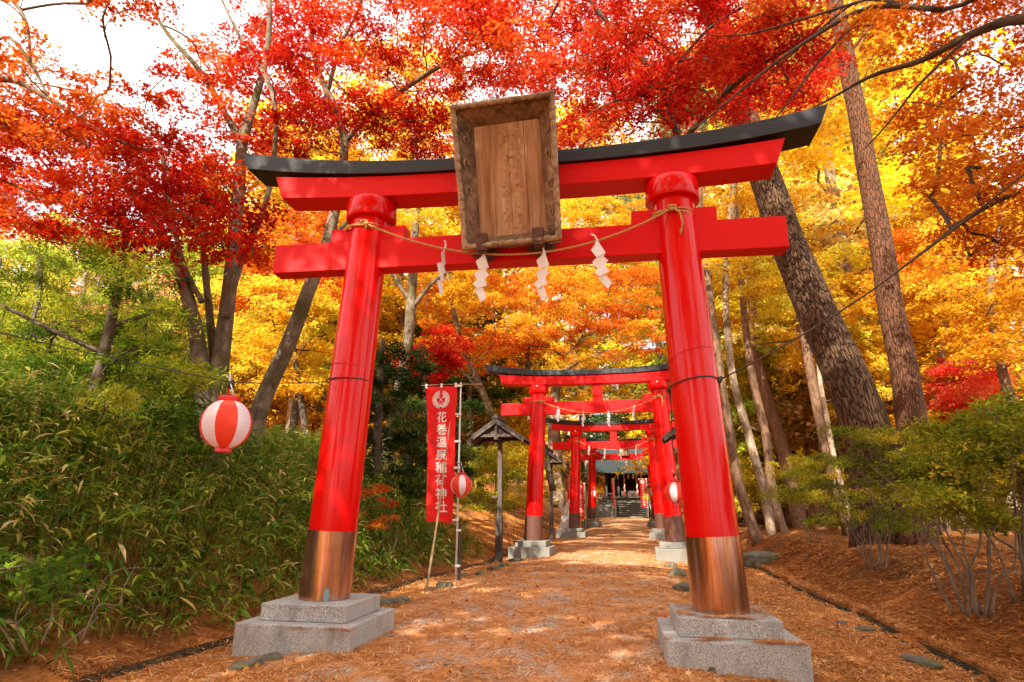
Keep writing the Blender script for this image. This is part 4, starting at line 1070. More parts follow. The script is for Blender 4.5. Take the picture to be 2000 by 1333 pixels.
# grey maple with several stems behind the big lantern: red crown
stems = [stem((412, 965, 2.5, 0.178), (418, 850, 2.5, 0.163), (428, 720, 2.5, 0.141), (445, 590, 2.5, 0.115), (462, 430, 2.5, 0.104), (470, 310, 2.5, 0.092), (474, 275, 2.5, 0.089), (500, 190, 2.6, 0.070), (518, 120, 2.7, 0.056), (527, 30, 2.8, 0.044), (520, -80, 2.9, 0.030)),
         stem((474, 285, 2.5, 0.074), (440, 222, 2.5, 0.056), (392, 140, 2.5, 0.048), (330, 70, 2.4, 0.037), (280, -10, 2.3, 0.022)),
         stem((405, 950, 2.45, 0.148), (402, 820, 2.4, 0.141), (390, 690, 2.35, 0.122), (368, 590, 2.3, 0.104), (340, 500, 2.2, 0.085), (288, 420, 2.1, 0.063), (232, 350, 1.9, 0.044), (165, 280, 1.7, 0.026)),
         stem((425, 760, 2.6, 0.089), (412, 640, 2.6, 0.063), (400, 520, 2.6, 0.052), (398, 470, 2.6, 0.037), (420, 380, 2.7, 0.022)),
         stem((440, 620, 2.4, 0.074), (468, 520, 2.3, 0.052), (515, 410, 2.2, 0.044), (535, 310, 2.2, 0.041), (536, 200, 2.1, 0.037), (508, 130, 2.1, 0.033), (462, 60, 2.0, 0.026), (420, -30, 1.9, 0.015)),
         stem((395, 590, 2.3, 0.044), (360, 520, 2.2, 0.041), (330, 400, 2.1, 0.037), (320, 330, 2.0, 0.033), (300, 260, 1.8, 0.022), (180, 190, 1.5, 0.018), (60, 160, 1.3, 0.015))]
pads = (poly_pads([(-120, 240), (120, 220), (330, 250), (440, 330), (500, 420), (520, 520), (400, 480), (250, 500), (60, 440), (-120, 430)], (.6, 3.6), 52, .62, lambda p: float(np.clip(.56 - .0006 * (p[0] - 100) + R.normal(0, .16), .1, .95)))
        + poly_pads([(300, 120), (420, 60), (560, 30), (600, 200), (500, 300), (380, 230)], (1.4, 4.4), 28, .46, lefthue(.3, .9))
        + poly_pads([(250, 300), (420, 300), (470, 430), (420, 500), (240, 470)], (1.0, 3.0), 16, .5, lefthue(.2, .7)))
tree('maple_tree', 'mottled grey maple with several stems and a deep red crown, behind the large lantern', 'tree', stems, pads, 'lf_red', .046, 1.0, spray=dict(nspray=9))
# orange maple whose trunk stands left of the picture
stems = [stem((-330, 1010, .6, .22), (-300, 760, .6, .19), (-250, 500, .5, .16), (-230, 300, .4, .12), (-200, 100, .3, .09), (-160, -150, .3, .05)),
         stem((-240, 330, .4, .08), (-120, 210, .3, .055), (0, 155, .2, .045), (90, 190, .3, .038), (175, 245, .5, .032), (270, 290, .8, .025), (335, 285, 1.2, .012)),
         stem((-120, 210, .3, .03), (0, 75, .2, .028), (60, 125, .2, .025), (92, 188, .2, .012)),
         stem((-200, 120, .3, .06), (-60, -40, .1, .05), (40, 20, .0, .03), (60, 122, .1, .015))]
pads = (poly_pads([(-200, 120), (60, 130), (330, 150), (310, 260), (150, 290), (-160, 260)], (-.4, 1.6), 26, .48, lambda p: float(np.clip(.62 - .0012 * p[0] + R.normal(0, .12), .1, .95)))
        + poly_pads([(-160, -80), (120, -80), (90, 60), (-40, 110), (-160, 120)], (-.8, .8), 10, .42, lefthue(.35, .9))
        + poly_pads([(150, -80), (420, -80), (330, 10), (180, 50)], (-.4, 1.4), 15, .42, lefthue(.2, .7)))
tree('maple_tree', 'orange leaved maple reaching in from the upper left corner of the photo', 'tree', stems, pads, 'lf_orangered', .045, .95, spray=dict(nspray=9))
# slanted grey maple behind the left pillar
stems = [stem((478, 960, 5, .19), (505, 810, 5, .17), (555, 690, 5, .155), (602, 570, 5, .14), (640, 470, 5.1, .12), (662, 370, 5.2, .10), (673, 280, 5.2, .09), (655, 210, 5.1, .075), (622, 140, 5.0, .06), (610, 40, 5., .045), (640, -80, 5., .03)),
         stem((668, 285, 5.2, .07), (715, 232, 5.2, .06), (800, 168, 5.1, .05), (880, 120, 5.0, .04), (980, 85, 4.8, .02)),
         stem((645, 470, 5.1, .05), (690, 420, 5.4, .04), (760, 350, 5.8, .025)),
         stem((640, 180, 5.05, .05), (665, 90, 4.8, .04), (700, 20, 4.6, .03), (720, -60, 4.4, .02))]
pads = (poly_pads([(540, 180), (700, 190), (870, 210), (880, 300), (800, 310), (700, 240), (620, 300), (490, 300)], (4.0, 7), 26, .62, lefthue(.05, .5))
        + poly_pads([(480, -90), (1000, -90), (1000, 140), (900, 200), (720, 150), (520, 110)], (3., 7.5), 52, .66, lefthue(.35, .95)))
tree('maple_tree', 'slanting grey trunked maple behind the left gate pillar, its crown scarlet above the black beam', 'tree', stems, pads, 'lf_red', .048, 1.0, spray=dict(nspray=10))
# maple behind the right pillar carrying the canopy over the gate
stems = [stem((1400, 1050, 5.2, .13), (1385, 880, 5.2, .12), (1362, 740, 5.2, .11), (1335, 560, 5.2, .10), (1316, 420, 5.2, .095), (1325, 280, 5.2, .085), (1290, 160, 5.0, .07), (1200, 60, 4.6, .05), (1100, -60, 4.2, .03)),
         stem((1322, 290, 5.2, .06), (1400, 200, 4.6, .05), (1480, 130, 4.0, .042), (1580, 70, 3.4, .035), (1640, 0, 3.0, .02)),
         stem((1290, 170, 5, .04), (1380, 60, 4.4, .03), (1480, 0, 3.8, .02))]
pads = (poly_pads([(860, -100), (1560, -100), (1560, 60), (1400, 120), (1240, 150), (1080, 150), (880, 120)], (2.6, 7.8), 78, .66, lefthue(.3, .95))
        + poly_pads([(1180, 130), (1480, 90), (1630, 120), (1600, 190), (1420, 230), (1240, 250), (1150, 190)], (3.2, 7.5), 36, .56, lefthue(.2, .8))
        + poly_pads([(860, 130), (1080, 150), (1060, 180), (880, 200)], (5, 7.5), 7, .5, lefthue(.2, .7))
        + poly_pads([(1060, 110), (1260, 110), (1230, 270), (1080, 290)], (4, 8), 15, .5, lefthue(.3, .9)))
tree('maple_tree', 'scarlet maple standing behind the right gate pillar and spreading over the plaque', 'tree', stems, pads, 'lf_scarlet', .047, .95, bark='bark_dark', spray=dict(nspray=10))
# orange maple on the right, trunk out of frame
stems = [stem((2420, 1080, 1.2, .2), (2400, 800, 1.2, .17), (2350, 450, 1.0, .14), (2300, 150, .8, .11), (2260, -150, .8, .06)),
         stem((2310, 200, .9, .10), (2150, 60, 1.0, .075), (2000, 38, 1.2, .06), (1900, 66, 1.6, .05), (1800, 118, 2.0, .04), (1700, 150, 2.4, .028), (1600, 205, 3, .016), (1480, 260, 3.6, .008)),
         stem((2330, 380, 1.0, .07), (2150, 360, 1.4, .05), (2000, 372, 1.8, .04), (1900, 420, 2.2, .03), (1820, 480, 2.6, .02), (1740, 540, 3.0, .01)),
         stem((1840, 20, 1.6, .035), (1700, 15, 1.8, .032), (1580, 78, 1.9, .026), (1480, 150, 2.0, .02), (1390, 225, 2.2, .013), (1310, 285, 2.4, .006)),
         stem((1700, 15, 1.8, .022), (1600, 120, 2.0, .018), (1540, 200, 2.1, .013), (1490, 260, 2.2, .007)),
         stem((1690, 0, 2.2, .022), (1560, 40, 2.1, .018), (1440, 70, 2.2, .012), (1320, 62, 2.4, .006)),
         stem((1900, 66, 1.6, .022), (1800, 160, 1.8, .018), (1740, 235, 2.0, .013), (1690, 290, 2.2, .006)),
         stem((2150, 60, 1.0, .03), (1990, -30, 1.2, .03), (1840, 20, 1.6, .028), (1690, 0, 2.2, .02), (1600, 60, 2.8, .015), (1500, 150, 3.4, .01))]
pads = (poly_pads([(1710, -100), (2160, -100), (2160, 330), (1900, 400), (1790, 340), (1740, 180), (1700, 60)], (.8, 5), 58, .58, lambda p: float(np.clip(.28 + .0006 * (p[1]) + R.normal(0, .14), .03, .9)))
        + poly_pads([(1780, 330), (2150, 300), (2150, 520), (1950, 520), (1820, 460)], (1.6, 6), 22, .52, lefthue(.25, .8)))
tree('maple_tree', 'glowing orange maple filling the upper right corner of the photo', 'tree', stems, pads, 'lf_orange', .046, .72, bark='bark_dark', spray=dict(nspray=9))

# ------------------------------------------------------------------ the pines on the right
def pine_crown(poly, Y, n, r): return poly_pads(poly, Y, n, r, lefthue(.1, .9))
t = tree('pine_tree', 'massive leaning pine with deeply plated grey bark on the right', 'tree',
     [stem((1722, 1080, 9.3, 0.630), (1716, 960, 9.2, 0.545), (1700, 870, 9.1, 0.498), (1655, 740, 9.0, 0.461), (1600, 620, 9.0, 0.431), (1553, 510, 9.0, 0.404), (1512, 400, 9.0, 0.378), (1478, 300, 9.0, 0.351), (1440, 180, 9.0, 0.315), (1400, 40, 6., .26), (1350, -180, 6., .2), (1320, -420, 9.0, 0.126)),
      stem((1430, 130, 9.0, 0.094), (1330, 150, 9.6, 0.084), (1230, 195, 10.2, 0.085), (1100, 240, 10.8, 0.067), (1010, 290, 11.2, 0.037)),
      stem((1250, 190, 10.1, 0.073), (1190, 240, 10.3, 0.055), (1130, 290, 10.5, 0.037)),
      stem((1400, 40, 9.0, 0.073), (1320, 20, 9.5, 0.063), (1240, 40, 10.0, 0.049)),
      stem((1452, 215, 9.0, 0.052), (1490, 130, 9.6, 0.048), (1520, 60, 10.2, 0.037))],
     pine_crown([(1300, 100), (1560, 40), (1600, 160), (1450, 220), (1240, 260), (1180, 200)], (9, 12), 14, .7) + pine_crown([(1000, -420), (1700, -420), (1560, -60), (1200, -60)], (7, 12), 26, 1.4),
     'lf_pine', .085, .55, 'slim', 'bark_pine', nside=28, rough=.025, rtip=.010, spray=dict(nspray=8, flat=1.2, tiltn=1.2))
tree('pine_tree', 'tall red barked pine standing straight to the right of the leaning one', 'tree',
     [stem((1795, 1080, 8.6, 0.350), (1792, 960, 8.6, 0.322), (1785, 860, 8.5, 0.301), (1765, 720, 8.5, 0.269), (1740, 600, 8.5, 0.252), (1718, 460, 8.5, 0.234), (1692, 320, 8.5, 0.217), (1668, 190, 8.5, 0.203), (1640, 50, 8.5, 0.189), (1600, -160, 8.5, 0.154), (1580, -420, 8.5, 0.098)),
      stem((1655, 110, 8.5, 0.042), (1720, 30, 8.2, 0.035), (1800, -40, 8, 0.021))],
     pine_crown([(1300, -520), (1950, -520), (1850, -130), (1450, -130)], (6, 11), 24, 1.3), 'lf_pine', .085, .55, 'slim', 'bark_redpine', nside=24, rough=.03, rtip=.010, spray=dict(nspray=8, flat=1.2, tiltn=1.2))

# ------------------------------------------------------------------ slender trunks with yellow crowns, right of the gate
def Yoff(lst, dy): return [(a, b, y + dy, r) for a, b, y, r in lst]
SL = [
 ('brown trunked tree leaning beside the nearest right pillar, with a yellow crown', 'bark_brown', [(1480, 1060, 15, .19), (1466, 1020, 15, .16), (1440, 930, 15, .145), (1418, 800, 15, .135), (1396, 650, 15, .125), (1380, 520, 15, .115), (1366, 380, 15, .10), (1350, 230, 15, .07)],
  [(1290, 330), (1480, 380), (1520, 560), (1420, 640), (1340, 560)], (13, 18), 14, 'lf_yellow', (.1, .8)),
 ('pale birch-like tree with a bright bowed trunk right of the gate', 'bark_pale', [(1505, 1030, 16, .15), (1492, 960, 16, .14), (1462, 850, 16, .135), (1432, 740, 16, .125), (1418, 610, 16, .115), (1420, 480, 16, .105), (1432, 350, 16, .085), (1420, 200, 16, .05)],
  [(1380, 260), (1560, 300), (1600, 480), (1480, 560), (1400, 480)], (14, 20), 14, 'lf_yellow', (.2, .9)),
 ('slim brown tree with an S-curved trunk between the birch and the leaning pine', 'bark_brown', [(1532, 1045, 17, .19), (1522, 1015, 17, .165), (1506, 940, 17, .155), (1496, 850, 17, .15), (1470, 740, 17, .135), (1454, 620, 17, .12), (1443, 490, 17, .11), (1436, 340, 17, .09), (1450, 180, 17, .05)],
  [(1440, 470), (1640, 480), (1700, 640), (1600, 720), (1480, 680)], (15, 22), 18, 'lf_yellow', (.2, 1)),
 ('stout brown trunk in the yellow thicket left of the leaning pine', 'bark_brown', [(1570, 1050, 21, .30), (1556, 1000, 21, .27), (1530, 880, 21, .25), (1500, 780, 21, .22), (1478, 690, 21, .2), (1470, 560, 21, .16), (1490, 400, 21, .1)],
  [(1440, 560), (1700, 560), (1720, 760), (1560, 820), (1460, 760)], (18, 24), 20, 'lf_yellow', (.3, 1)),
 ('dark brown trunk close to the left edge of the leaning pine', 'bark_brown', [(1655, 1010, 16, .2), (1632, 940, 16, .19), (1608, 850, 16, .175), (1590, 765, 16, .16), (1576, 690, 16, .14), (1556, 590, 16, .11), (1540, 500, 16, .05)], [(1570, 660), (1720, 640), (1740, 780), (1640, 800)], (16, 20), 8, 'lf_yellow', (.4, 1)),
 ('thin white trunk standing against a dark brown one left of the leaning pine', 'bark_pale', [(1660, 1000, 15.6, .09), (1630, 900, 15.6, .085), (1614, 810, 15.6, .08), (1600, 730, 15.6, .07), (1596, 600, 15.6, .05)], [(1560, 520), (1680, 520), (1700, 640), (1580, 640)], (15, 18), 6, 'lf_yellow', (.4, .9)),
 ('slim brown tree in the yellow woods at the right edge of the photo', 'bark_brown', [(1990, 900, 14, .16), (1978, 800, 14, .14), (1952, 700, 14, .125), (1935, 560, 14, .10), (1960, 400, 14, .06)],
  [(1820, 420), (2120, 420), (2120, 680), (1900, 700), (1800, 560)], (11, 17), 26, 'lf_yellow', (0., .8)),
 ('pair of grey stems in front of the red bush on the right', 'bark_pale', [(1850, 900, 18, .12), (1845, 800, 18, .11), (1838, 700, 18, .10), (1850, 560, 18, .07)], [(1720, 470), (1900, 430), (1930, 650), (1780, 660)], (15, 21), 20, 'lf_orange', (.4, 1)),
]
for lb, bk, st, poly, yy, n, lm, hr in SL:
    b = at(*st[0][:3]); dz = gz(b[0], b[1]) - b[2]
    S = stem(*st); S[0][2] = min(S[0][2], gz(b[0], b[1]) - .1)
    if S[0][2] > gz(S[0][0], S[0][1]) - .05: S = np.vstack([[S[0][0], S[0][1], gz(S[0][0], S[0][1]) - .1, S[0][3]], S])
    tree('slender_tree', lb, 'tree', [S], poly_pads(poly, yy, n, .95, lefthue(*hr)), lm, .068, .95, 'tri', bk, 'slender trees right of the gate', nside=10, rtip=.009, spray=dict(nspray=8))

# ------------------------------------------------------------------ trees seen through and beside the gate
MID = [
 ('pale grey forked maple behind the left pillar, with yellow leaves above the tie beam', 'bark_maple', [[(752, 930, 12.5, .24), (762, 850, 12.5, .21), (780, 760, 12.5, .185), (798, 660, 12.5, .17), (806, 540, 12.5, .145), (812, 440, 12.5, .12), (815, 330, 12.5, .09), (800, 200, 12.5, .05)], [(802, 590, 12.5, .09), (760, 520, 12.3, .07), (735, 440, 12, .05)], [(806, 600, 12.5, .08), (860, 540, 12.6, .065), (930, 520, 12.8, .04)]],
  [(560, 120), (700, 90), (900, 100), (890, 290), (890, 480), (960, 530), (900, 570), (720, 560), (660, 420), (640, 260)], (11, 17), 54, 'lf_yellow', (.05, .9)),
 ('orange maple with slender arching stems between the front gate pillars', 'bark_maple', [[(985, 960, 17, .16), (975, 860, 17, .14), (940, 760, 17, .125), (905, 680, 17, .11), (885, 600, 17, .09), (870, 500, 17, .06)], [(950, 780, 17, .07), (900, 720, 17, .05), (850, 670, 17, .03)]],
  [(830, 560), (1060, 540), (1100, 640), (960, 720), (820, 700)], (14, 20), 34, 'lf_orange', (.35, 1.05)),
 ('orange and red maple over the second gate', 'bark_dark', [[(1080, 960, 20, .14), (1050, 820, 20, .12), (1030, 700, 20, .10), (1050, 600, 20, .08), (1090, 480, 20, .05)]],
  [(1010, 540), (1290, 530), (1290, 690), (1130, 690), (1000, 680)], (15, 22), 46, 'lf_orange', (.25, 1.0)),
 ('yellow maple glowing above the second gate lintel', 'bark_maple', [[(1330, 940, 24, .18), (1310, 800, 24, .15), (1280, 650, 24, .13), (1240, 520, 24, .1), (1200, 420, 24, .06)]],
  [(1080, 360), (1290, 360), (1300, 560), (1180, 600), (1040, 540)], (19, 27), 62, 'lf_yellow', (.1, .9)),
 ('golden maple with a pale mossy trunk, arching over the third gate', 'bark_pale', [[(1090, 992, 27, .42), (1086, 900, 27, .37), (1082, 780, 27, .28), (1115, 715, 27, .14), (1190, 685, 27, .05)]],
  [(1030, 690), (1300, 690), (1300, 790), (1180, 800), (1050, 780)], (25, 31), 34, 'lf_yellow', (.0, .8)),
 ('scarlet maple bough seen low behind the left pillar', 'bark_dark', [[(850, 960, 15, .12), (838, 860, 15, .10), (830, 760, 15, .08), (820, 700, 15, .05)]],
  [(800, 670), (880, 660), (880, 740), (830, 760), (795, 720)], (13, 15.5), 9, 'lf_scarlet', (.1, .7)),
 ('bushy orange maple left of the front gate, behind the slanting trunk', 'bark_dark', [[(560, 930, 13, .16), (575, 820, 13, .14), (590, 700, 13, .12), (600, 560, 13, .10), (590, 450, 13, .06)]],
  [(480, 430), (660, 420), (660, 560), (590, 600), (480, 580)], (10, 15), 30, 'lf_orangered', (.3, 1.)),
 ('bright yellow maple below the orange one, left of the left pillar', 'bark_dark', [[(600, 960, 10.5, .12), (598, 860, 10.5, .10), (585, 760, 10.5, .09), (570, 660, 10.5, .07), (560, 600, 10.5, .04)]],
  [(470, 560), (650, 560), (650, 740), (560, 760), (470, 700)], (9, 12), 28, 'lf_yellow', (.3, 1.)),
]
for lb, bk, st, poly, yy, n, lm, hr in MID:
    tree('woodland_maple', lb, 'tree', [stem(*s) for s in st], poly_pads(poly, yy, n, .85, lefthue(*hr)), lm, .066, 1.0, 'tri', bk, 'maples beyond the front gate', nside=10, rtip=.008, spray=dict(nspray=8))
# green trees on the left bank
GR = [
 ('green leaved sapling hanging over the lantern wire at the left edge of the photo', 'bark_dark', [[(165, 960, 1.4, .10), (178, 800, 1.4, .085), (205, 680, 1.4, .075), (235, 540, 1.4, .06), (250, 440, 1.4, .035)], [(200, 690, 1.4, .035), (90, 640, 1.1, .03), (0, 595, .8, .02)], [(215, 640, 1.4, .03), (300, 610, 1.7, .028), (350, 595, 1.9, .018)]],
  [(-80, 500), (120, 480), (330, 520), (390, 640), (370, 790), (200, 850), (-80, 850)], (.2, 3.6), 52, 'lf_green', (.0, .95), .05, 'slim', .42, .42),
 ('bright yellow-green bush behind the sapling on the left bank', 'bark_dark', [[(320, 930, 5.5, .08), (322, 860, 5.5, .07), (330, 780, 5.5, .05)]],
  [(60, 660), (400, 600), (410, 860), (330, 900), (60, 880)], (4.2, 7), 42, 'lf_green', (.2, .85), .055, 'oval', .5, .9),
 ('dark green fir with drooping sprays behind the left pillar', 'bark_dark', [[(735, 1030, 8.2, .14), (735, 900, 8.2, .12), (742, 760, 8.2, .09), (748, 660, 8.2, .05)]],
  [(670, 700), (820, 690), (850, 820), (850, 960), (760, 1000), (670, 900)], (7.2, 9.6), 36, 'lf_conifer', (.0, .7), .075, 'slim', .5, 1.0),
 ('second dark fir between the left pillar and the near banner', 'bark_dark', [[(800, 1010, 10.4, .12), (800, 900, 10.4, .10), (805, 800, 10.4, .06)]],
  [(760, 760), (880, 780), (900, 900), (880, 960), (770, 960)], (9.6, 11.5), 20, 'lf_conifer', (.2, .95), .075, 'slim', .5, 1.0),
 ('thicket of tall dark green bamboo rising behind the large lantern', 'bark_dark', [[(300, 960, 3.6, .03), (296, 860, 3.6, .026), (290, 720, 3.6, .02), (280, 620, 3.6, .01)], [(90, 960, 2.6, .03), (96, 860, 2.6, .026), (110, 740, 2.6, .02), (120, 640, 2.6, .01)], [(370, 960, 4.6, .03), (366, 860, 4.6, .026), (372, 760, 4.6, .02), (380, 690, 4.6, .01)]],
  [(-120, 640), (180, 640), (300, 670), (400, 720), (420, 890), (-120, 890)], (1.4, 5.2), 62, 'lf_green', (-.05, .5), .075, 'slim', .46, .6),
 ('tall dark conifer with bare lower limbs at the left edge of the photo', 'bark_dark', [[(60, 960, 6.5, .16), (60, 800, 6.5, .14), (70, 640, 6.5, .11), (80, 500, 6.5, .07)]],
  [(-150, 560), (160, 520), (180, 700), (140, 860), (-150, 880)], (5, 8.5), 34, 'lf_green', (.2, .95), .06, 'slim', .6, .45),
]
for lb, bk, st, poly, yy, n, lm, hr, ls, tp, pr, lai in GR:
    tree('green_tree', lb, 'tree', [stem(*s) for s in st], poly_pads(poly, yy, n, pr, lefthue(*hr)), lm, ls, lai * 1.5, tp, bk, 'green trees on the left bank', nside=9, rtip=.006, spray=dict(nspray=9, droop=.45, flat=.5, tiltn=.7))

# ------------------------------------------------------------------ shrubs
def shrub(label, base, nst, spread, h, pads, mat, ls, lai, tpl='oval', rst=.0095, group=None, bark='stem', name='shrub', cat='shrub'):
    st = []
    for i in range(nst):
        a = 2 * PI * (i + R.uniform(-.3, .3)) / nst; d = spread * R.uniform(.5, 1.1); k = R.uniform(.75, 1.1)
        q0 = R.uniform(.05, .16); P = [(*(base + [q0 * math.cos(a), q0 * math.sin(a), -.05]), rst * 1.2)]
        for f in (.25, .5, .75, 1.): P.append((*(base + np.array([q0 * math.cos(a), q0 * math.sin(a), 0]) + np.array([d * f ** 1.3 * math.cos(a + .3 * f), d * f ** 1.3 * math.sin(a + .3 * f), h * k * f]) + R.normal(size=3) * .03), rst * (1.15 - .75 * f)))
        st.append(smooth_path(P, 4))
    return tree(name, label, cat, st, pads, mat, ls, lai, tpl, bark, group, root=base, nside=7, rough=.05, rtip=.0022, twigs=5, spray=dict(nspray=9, flat=.35, droop=.15, tiltn=.5), up=.8, attach_min=.22, crown_name='foliage', trunk_name='stems')
def gbase(px, py, z=.1):
    p = atz(px, py, z)
    for _ in range(6): p = atz(px, py, gz(p[0], p[1]))
    return p
b = gbase(1708, 1108); shrub('many stemmed green shrub on the right bank, nearest the ditch', b, 9, .45, 1.0, poly_pads([(1570, 900), (1640, 840), (1830, 850), (1850, 980), (1770, 1040), (1600, 1020)], (b[1] - .7, b[1] + 1.0), 54, .24, lefthue(.0, .8), jitter=.6), 'lf_shrub', .025, .85, group='shrubs on the right bank')
b = gbase(1905, 1190); shrub('large green shrub with thick bowed stems at the right edge of the photo', b, 10, .6, 1.15, poly_pads([(1770, 860), (1880, 790), (2120, 800), (2120, 1010), (1960, 1040), (1820, 1000)], (b[1] - .6, b[1] + 1.2), 56, .25, lefthue(.0, .8), jitter=.6), 'lf_shrub', .025, .85, rst=.0105, group='shrubs on the right bank')
b = gbase(2010, 1165); shrub('upright grey stemmed shrub cut off by the right edge of the photo', b, 6, .35, 1.4, poly_pads([(1930, 790), (2150, 760), (2150, 980), (1980, 960)], (b[1] - .3, b[1] + .8), 24, .26, lefthue(.1, .9), jitter=.6), 'lf_shrub', .025, .65, rst=.0105, group='shrubs on the right bank')
b = gbase(1588, 1052); shrub('sparse low shrub at the top of the right bank, left of the others', b, 5, .6, .9, poly_pads([(1490, 900), (1640, 880), (1660, 960), (1520, 980)], (b[1] - .5, b[1] + 1.5), 16, .42, lefthue(.2, .9)), 'lf_shrub', .034, .8, group='shrubs on the right bank')
b = gbase(1850, 1040); shrub('yellow-green shrub behind the large one on the right bank', b, 7, .7, 1.4, poly_pads([(1730, 830), (2000, 790), (2080, 880), (1900, 950), (1740, 920)], (b[1] - .6, b[1] + 2), 26, .55, lefthue(.3, 1)), 'lf_shrub', .04, .9, group='shrubs on the right bank')
b = at(1880, 900, 15.5); b[2] = gz(b[0], b[1]); shrub('scarlet maple bush glowing behind the shrubs on the right', b, 6, 1.2, 2.5, poly_pads([(1830, 700), (1960, 700), (1970, 800), (1850, 800)], (14.5, 18), 22, .7, lefthue(.3, .9)), 'lf_bushred', .06, 1.0, 'tri', .03)
b = at(1010, 985, 13); b[2] = gz(b[0], b[1]); shrub('yellow leaved bush on the slope behind the roofed lamp post', b, 8, .9, 1.3, poly_pads([(905, 880), (1030, 870), (1040, 970), (960, 1010), (900, 980)], (12, 16), 34, .5, lefthue(.1, 1)), 'lf_yshrub', .042, 1.0)
b = at(1072, 985, 22); b[2] = gz(b[0], b[1]); shrub('yellow bush between the second and third left pillars', b, 6, .5, 1.4, poly_pads([(1050, 900), (1092, 890), (1092, 985), (1060, 990)], (21, 24), 9, .42, lefthue(.3, 1)), 'lf_yshrub', .055, 1.0)
b = at(750, 1040, 5.5); b[2] = gz(b[0], b[1]); shrub('small azalea with orange autumn leaves beside the left pillar', b, 5, .3, .8, poly_pads([(690, 950), (760, 950), (770, 1020), (700, 1030)], (5.0, 5.8), 9, .2, lefthue(.1, .7)), 'lf_orangered', .022, .8)
b = gbase(90, 1240, .3); shrub('low green bramble with broad leaves at the left edge of the grass bank', b, 5, .3, .3, poly_pads([(-10, 1100), (140, 1090), (160, 1150), (20, 1170)], (b[1] - .1, b[1] + .3), 9, .12, lefthue(.0, .45)), 'lf_green', .024, .8, rst=.004)
b = at(1400, 985, 22); b[2] = gz(b[0], b[1]); shrub('yellow undergrowth bush behind the nearest right pillar', b, 7, 1., 1.8, poly_pads([(1350, 850), (1470, 860), (1480, 990), (1380, 1000)], (20, 27), 24, .8, lefthue(.2, 1)), 'lf_yshrub', .06, .9)
b = at(1560, 960, 27); b[2] = gz(b[0], b[1]); shrub('golden undergrowth thicket left of the leaning pine', b, 9, 1.4, 2.6, poly_pads([(1440, 760), (1700, 760), (1720, 960), (1460, 985)], (24, 34), 60, 1.1, lefthue(.4, 1)), 'lf_yshrub', .075, .9)

# ------------------------------------------------------------------ far trees: five built, the rest copies
def far_template(h, w, n, seed):
    t = thing('far_tree', '', 'tree'); mb = MB()
    lean = R.normal(size=2) * .6
    st = smooth_path([(0, 0, -.3, .26), (lean[0] * .2, lean[1] * .2, h * .25, .21), (lean[0] * .5, lean[1] * .5, h * .55, .15), (lean[0], lean[1], h * .9, .05)], 5)
    pads = []
    for i in range(n):
        z = h * (.20 + .78 * R.uniform() ** .85); f = math.sin(PI * min(1, max(.12, (z / h - .12) / .95))) ** .6
        a = R.uniform(0, 2 * PI); q = w * f * R.uniform() ** .5
        pads.append((np.array([q * math.cos(a), q * math.sin(a), z]), 1.25 * R.uniform(.7, 1.3), 1.25 * R.uniform(.7, 1.3), .5, R.uniform(0, 1)))
    mb.tube([p[:3] for p in st], [p[3] for p in st], 8, True, .05); limbs(mb, [st], pads, rtip=.014, twigs=1)
    mb.build('trunk', 'bark_brown' if seed % 2 else 'bark_pale', t, smooth=True, bark=True)
    C, N, T = spray_leaves(pads, .95, .13, nspray=8)
    leaves('crown', C, N, .13 * R.uniform(.7, 1.3, len(C)), T, 'tri', 'lf_far', t); return t
FT = [far_template(9, 3.0, 46, 0), far_template(11, 3.4, 54, 1), far_template(13, 3.6, 60, 2), far_template(7, 3.0, 40, 3), far_template(10, 2.6, 44, 4)]
def tall_template():
    t = thing('tall_far_tree', '', 'tree'); mb = MB(); h = 21
    st = smooth_path([(0, 0, -.3, .32), (.2, .1, h * .3, .26), (.5, -.2, h * .6, .18), (.3, .2, h * .96, .05)], 6); pads = []
    for i in range(120):
        z = h * (.30 + .70 * R.uniform()); f = math.sin(PI * min(1, max(.1, (z / h - .2) / .86))) ** .6; a = R.uniform(0, 2 * PI); q = 4.4 * f * R.uniform() ** .5
        pads.append((np.array([q * math.cos(a), q * math.sin(a), z]), 1.4 * R.uniform(.7, 1.3), 1.4 * R.uniform(.7, 1.3), .5, R.uniform(0, 1)))
    mb.tube([p[:3] for p in st], [p[3] for p in st], 9, True, .05); limbs(mb, [st], pads, rtip=.014, twigs=1)
    mb.build('trunk', 'bark_brown', t, smooth=True, bark=True)
    C, N, T = spray_leaves(pads, .85, .125, nspray=9)
    leaves('crown', C, N, .125 * R.uniform(.7, 1.3, len(C)), T, 'tri', 'lf_far', t); return t
FT.append(tall_template())
HUE = {'grey-green': (.22, .25, .10), 'golden yellow': (.86, .57, .04), 'deep orange': (.80, .26, .022), 'amber': (.84, .44, .03), 'yellow-green': (.42, .46, .05), 'crimson': (.68, .06, .03), 'pale straw': (.82, .62, .24), 'dark green': (.06, .10, .02), 'rosy': (.80, .36, .24)}
used = set()
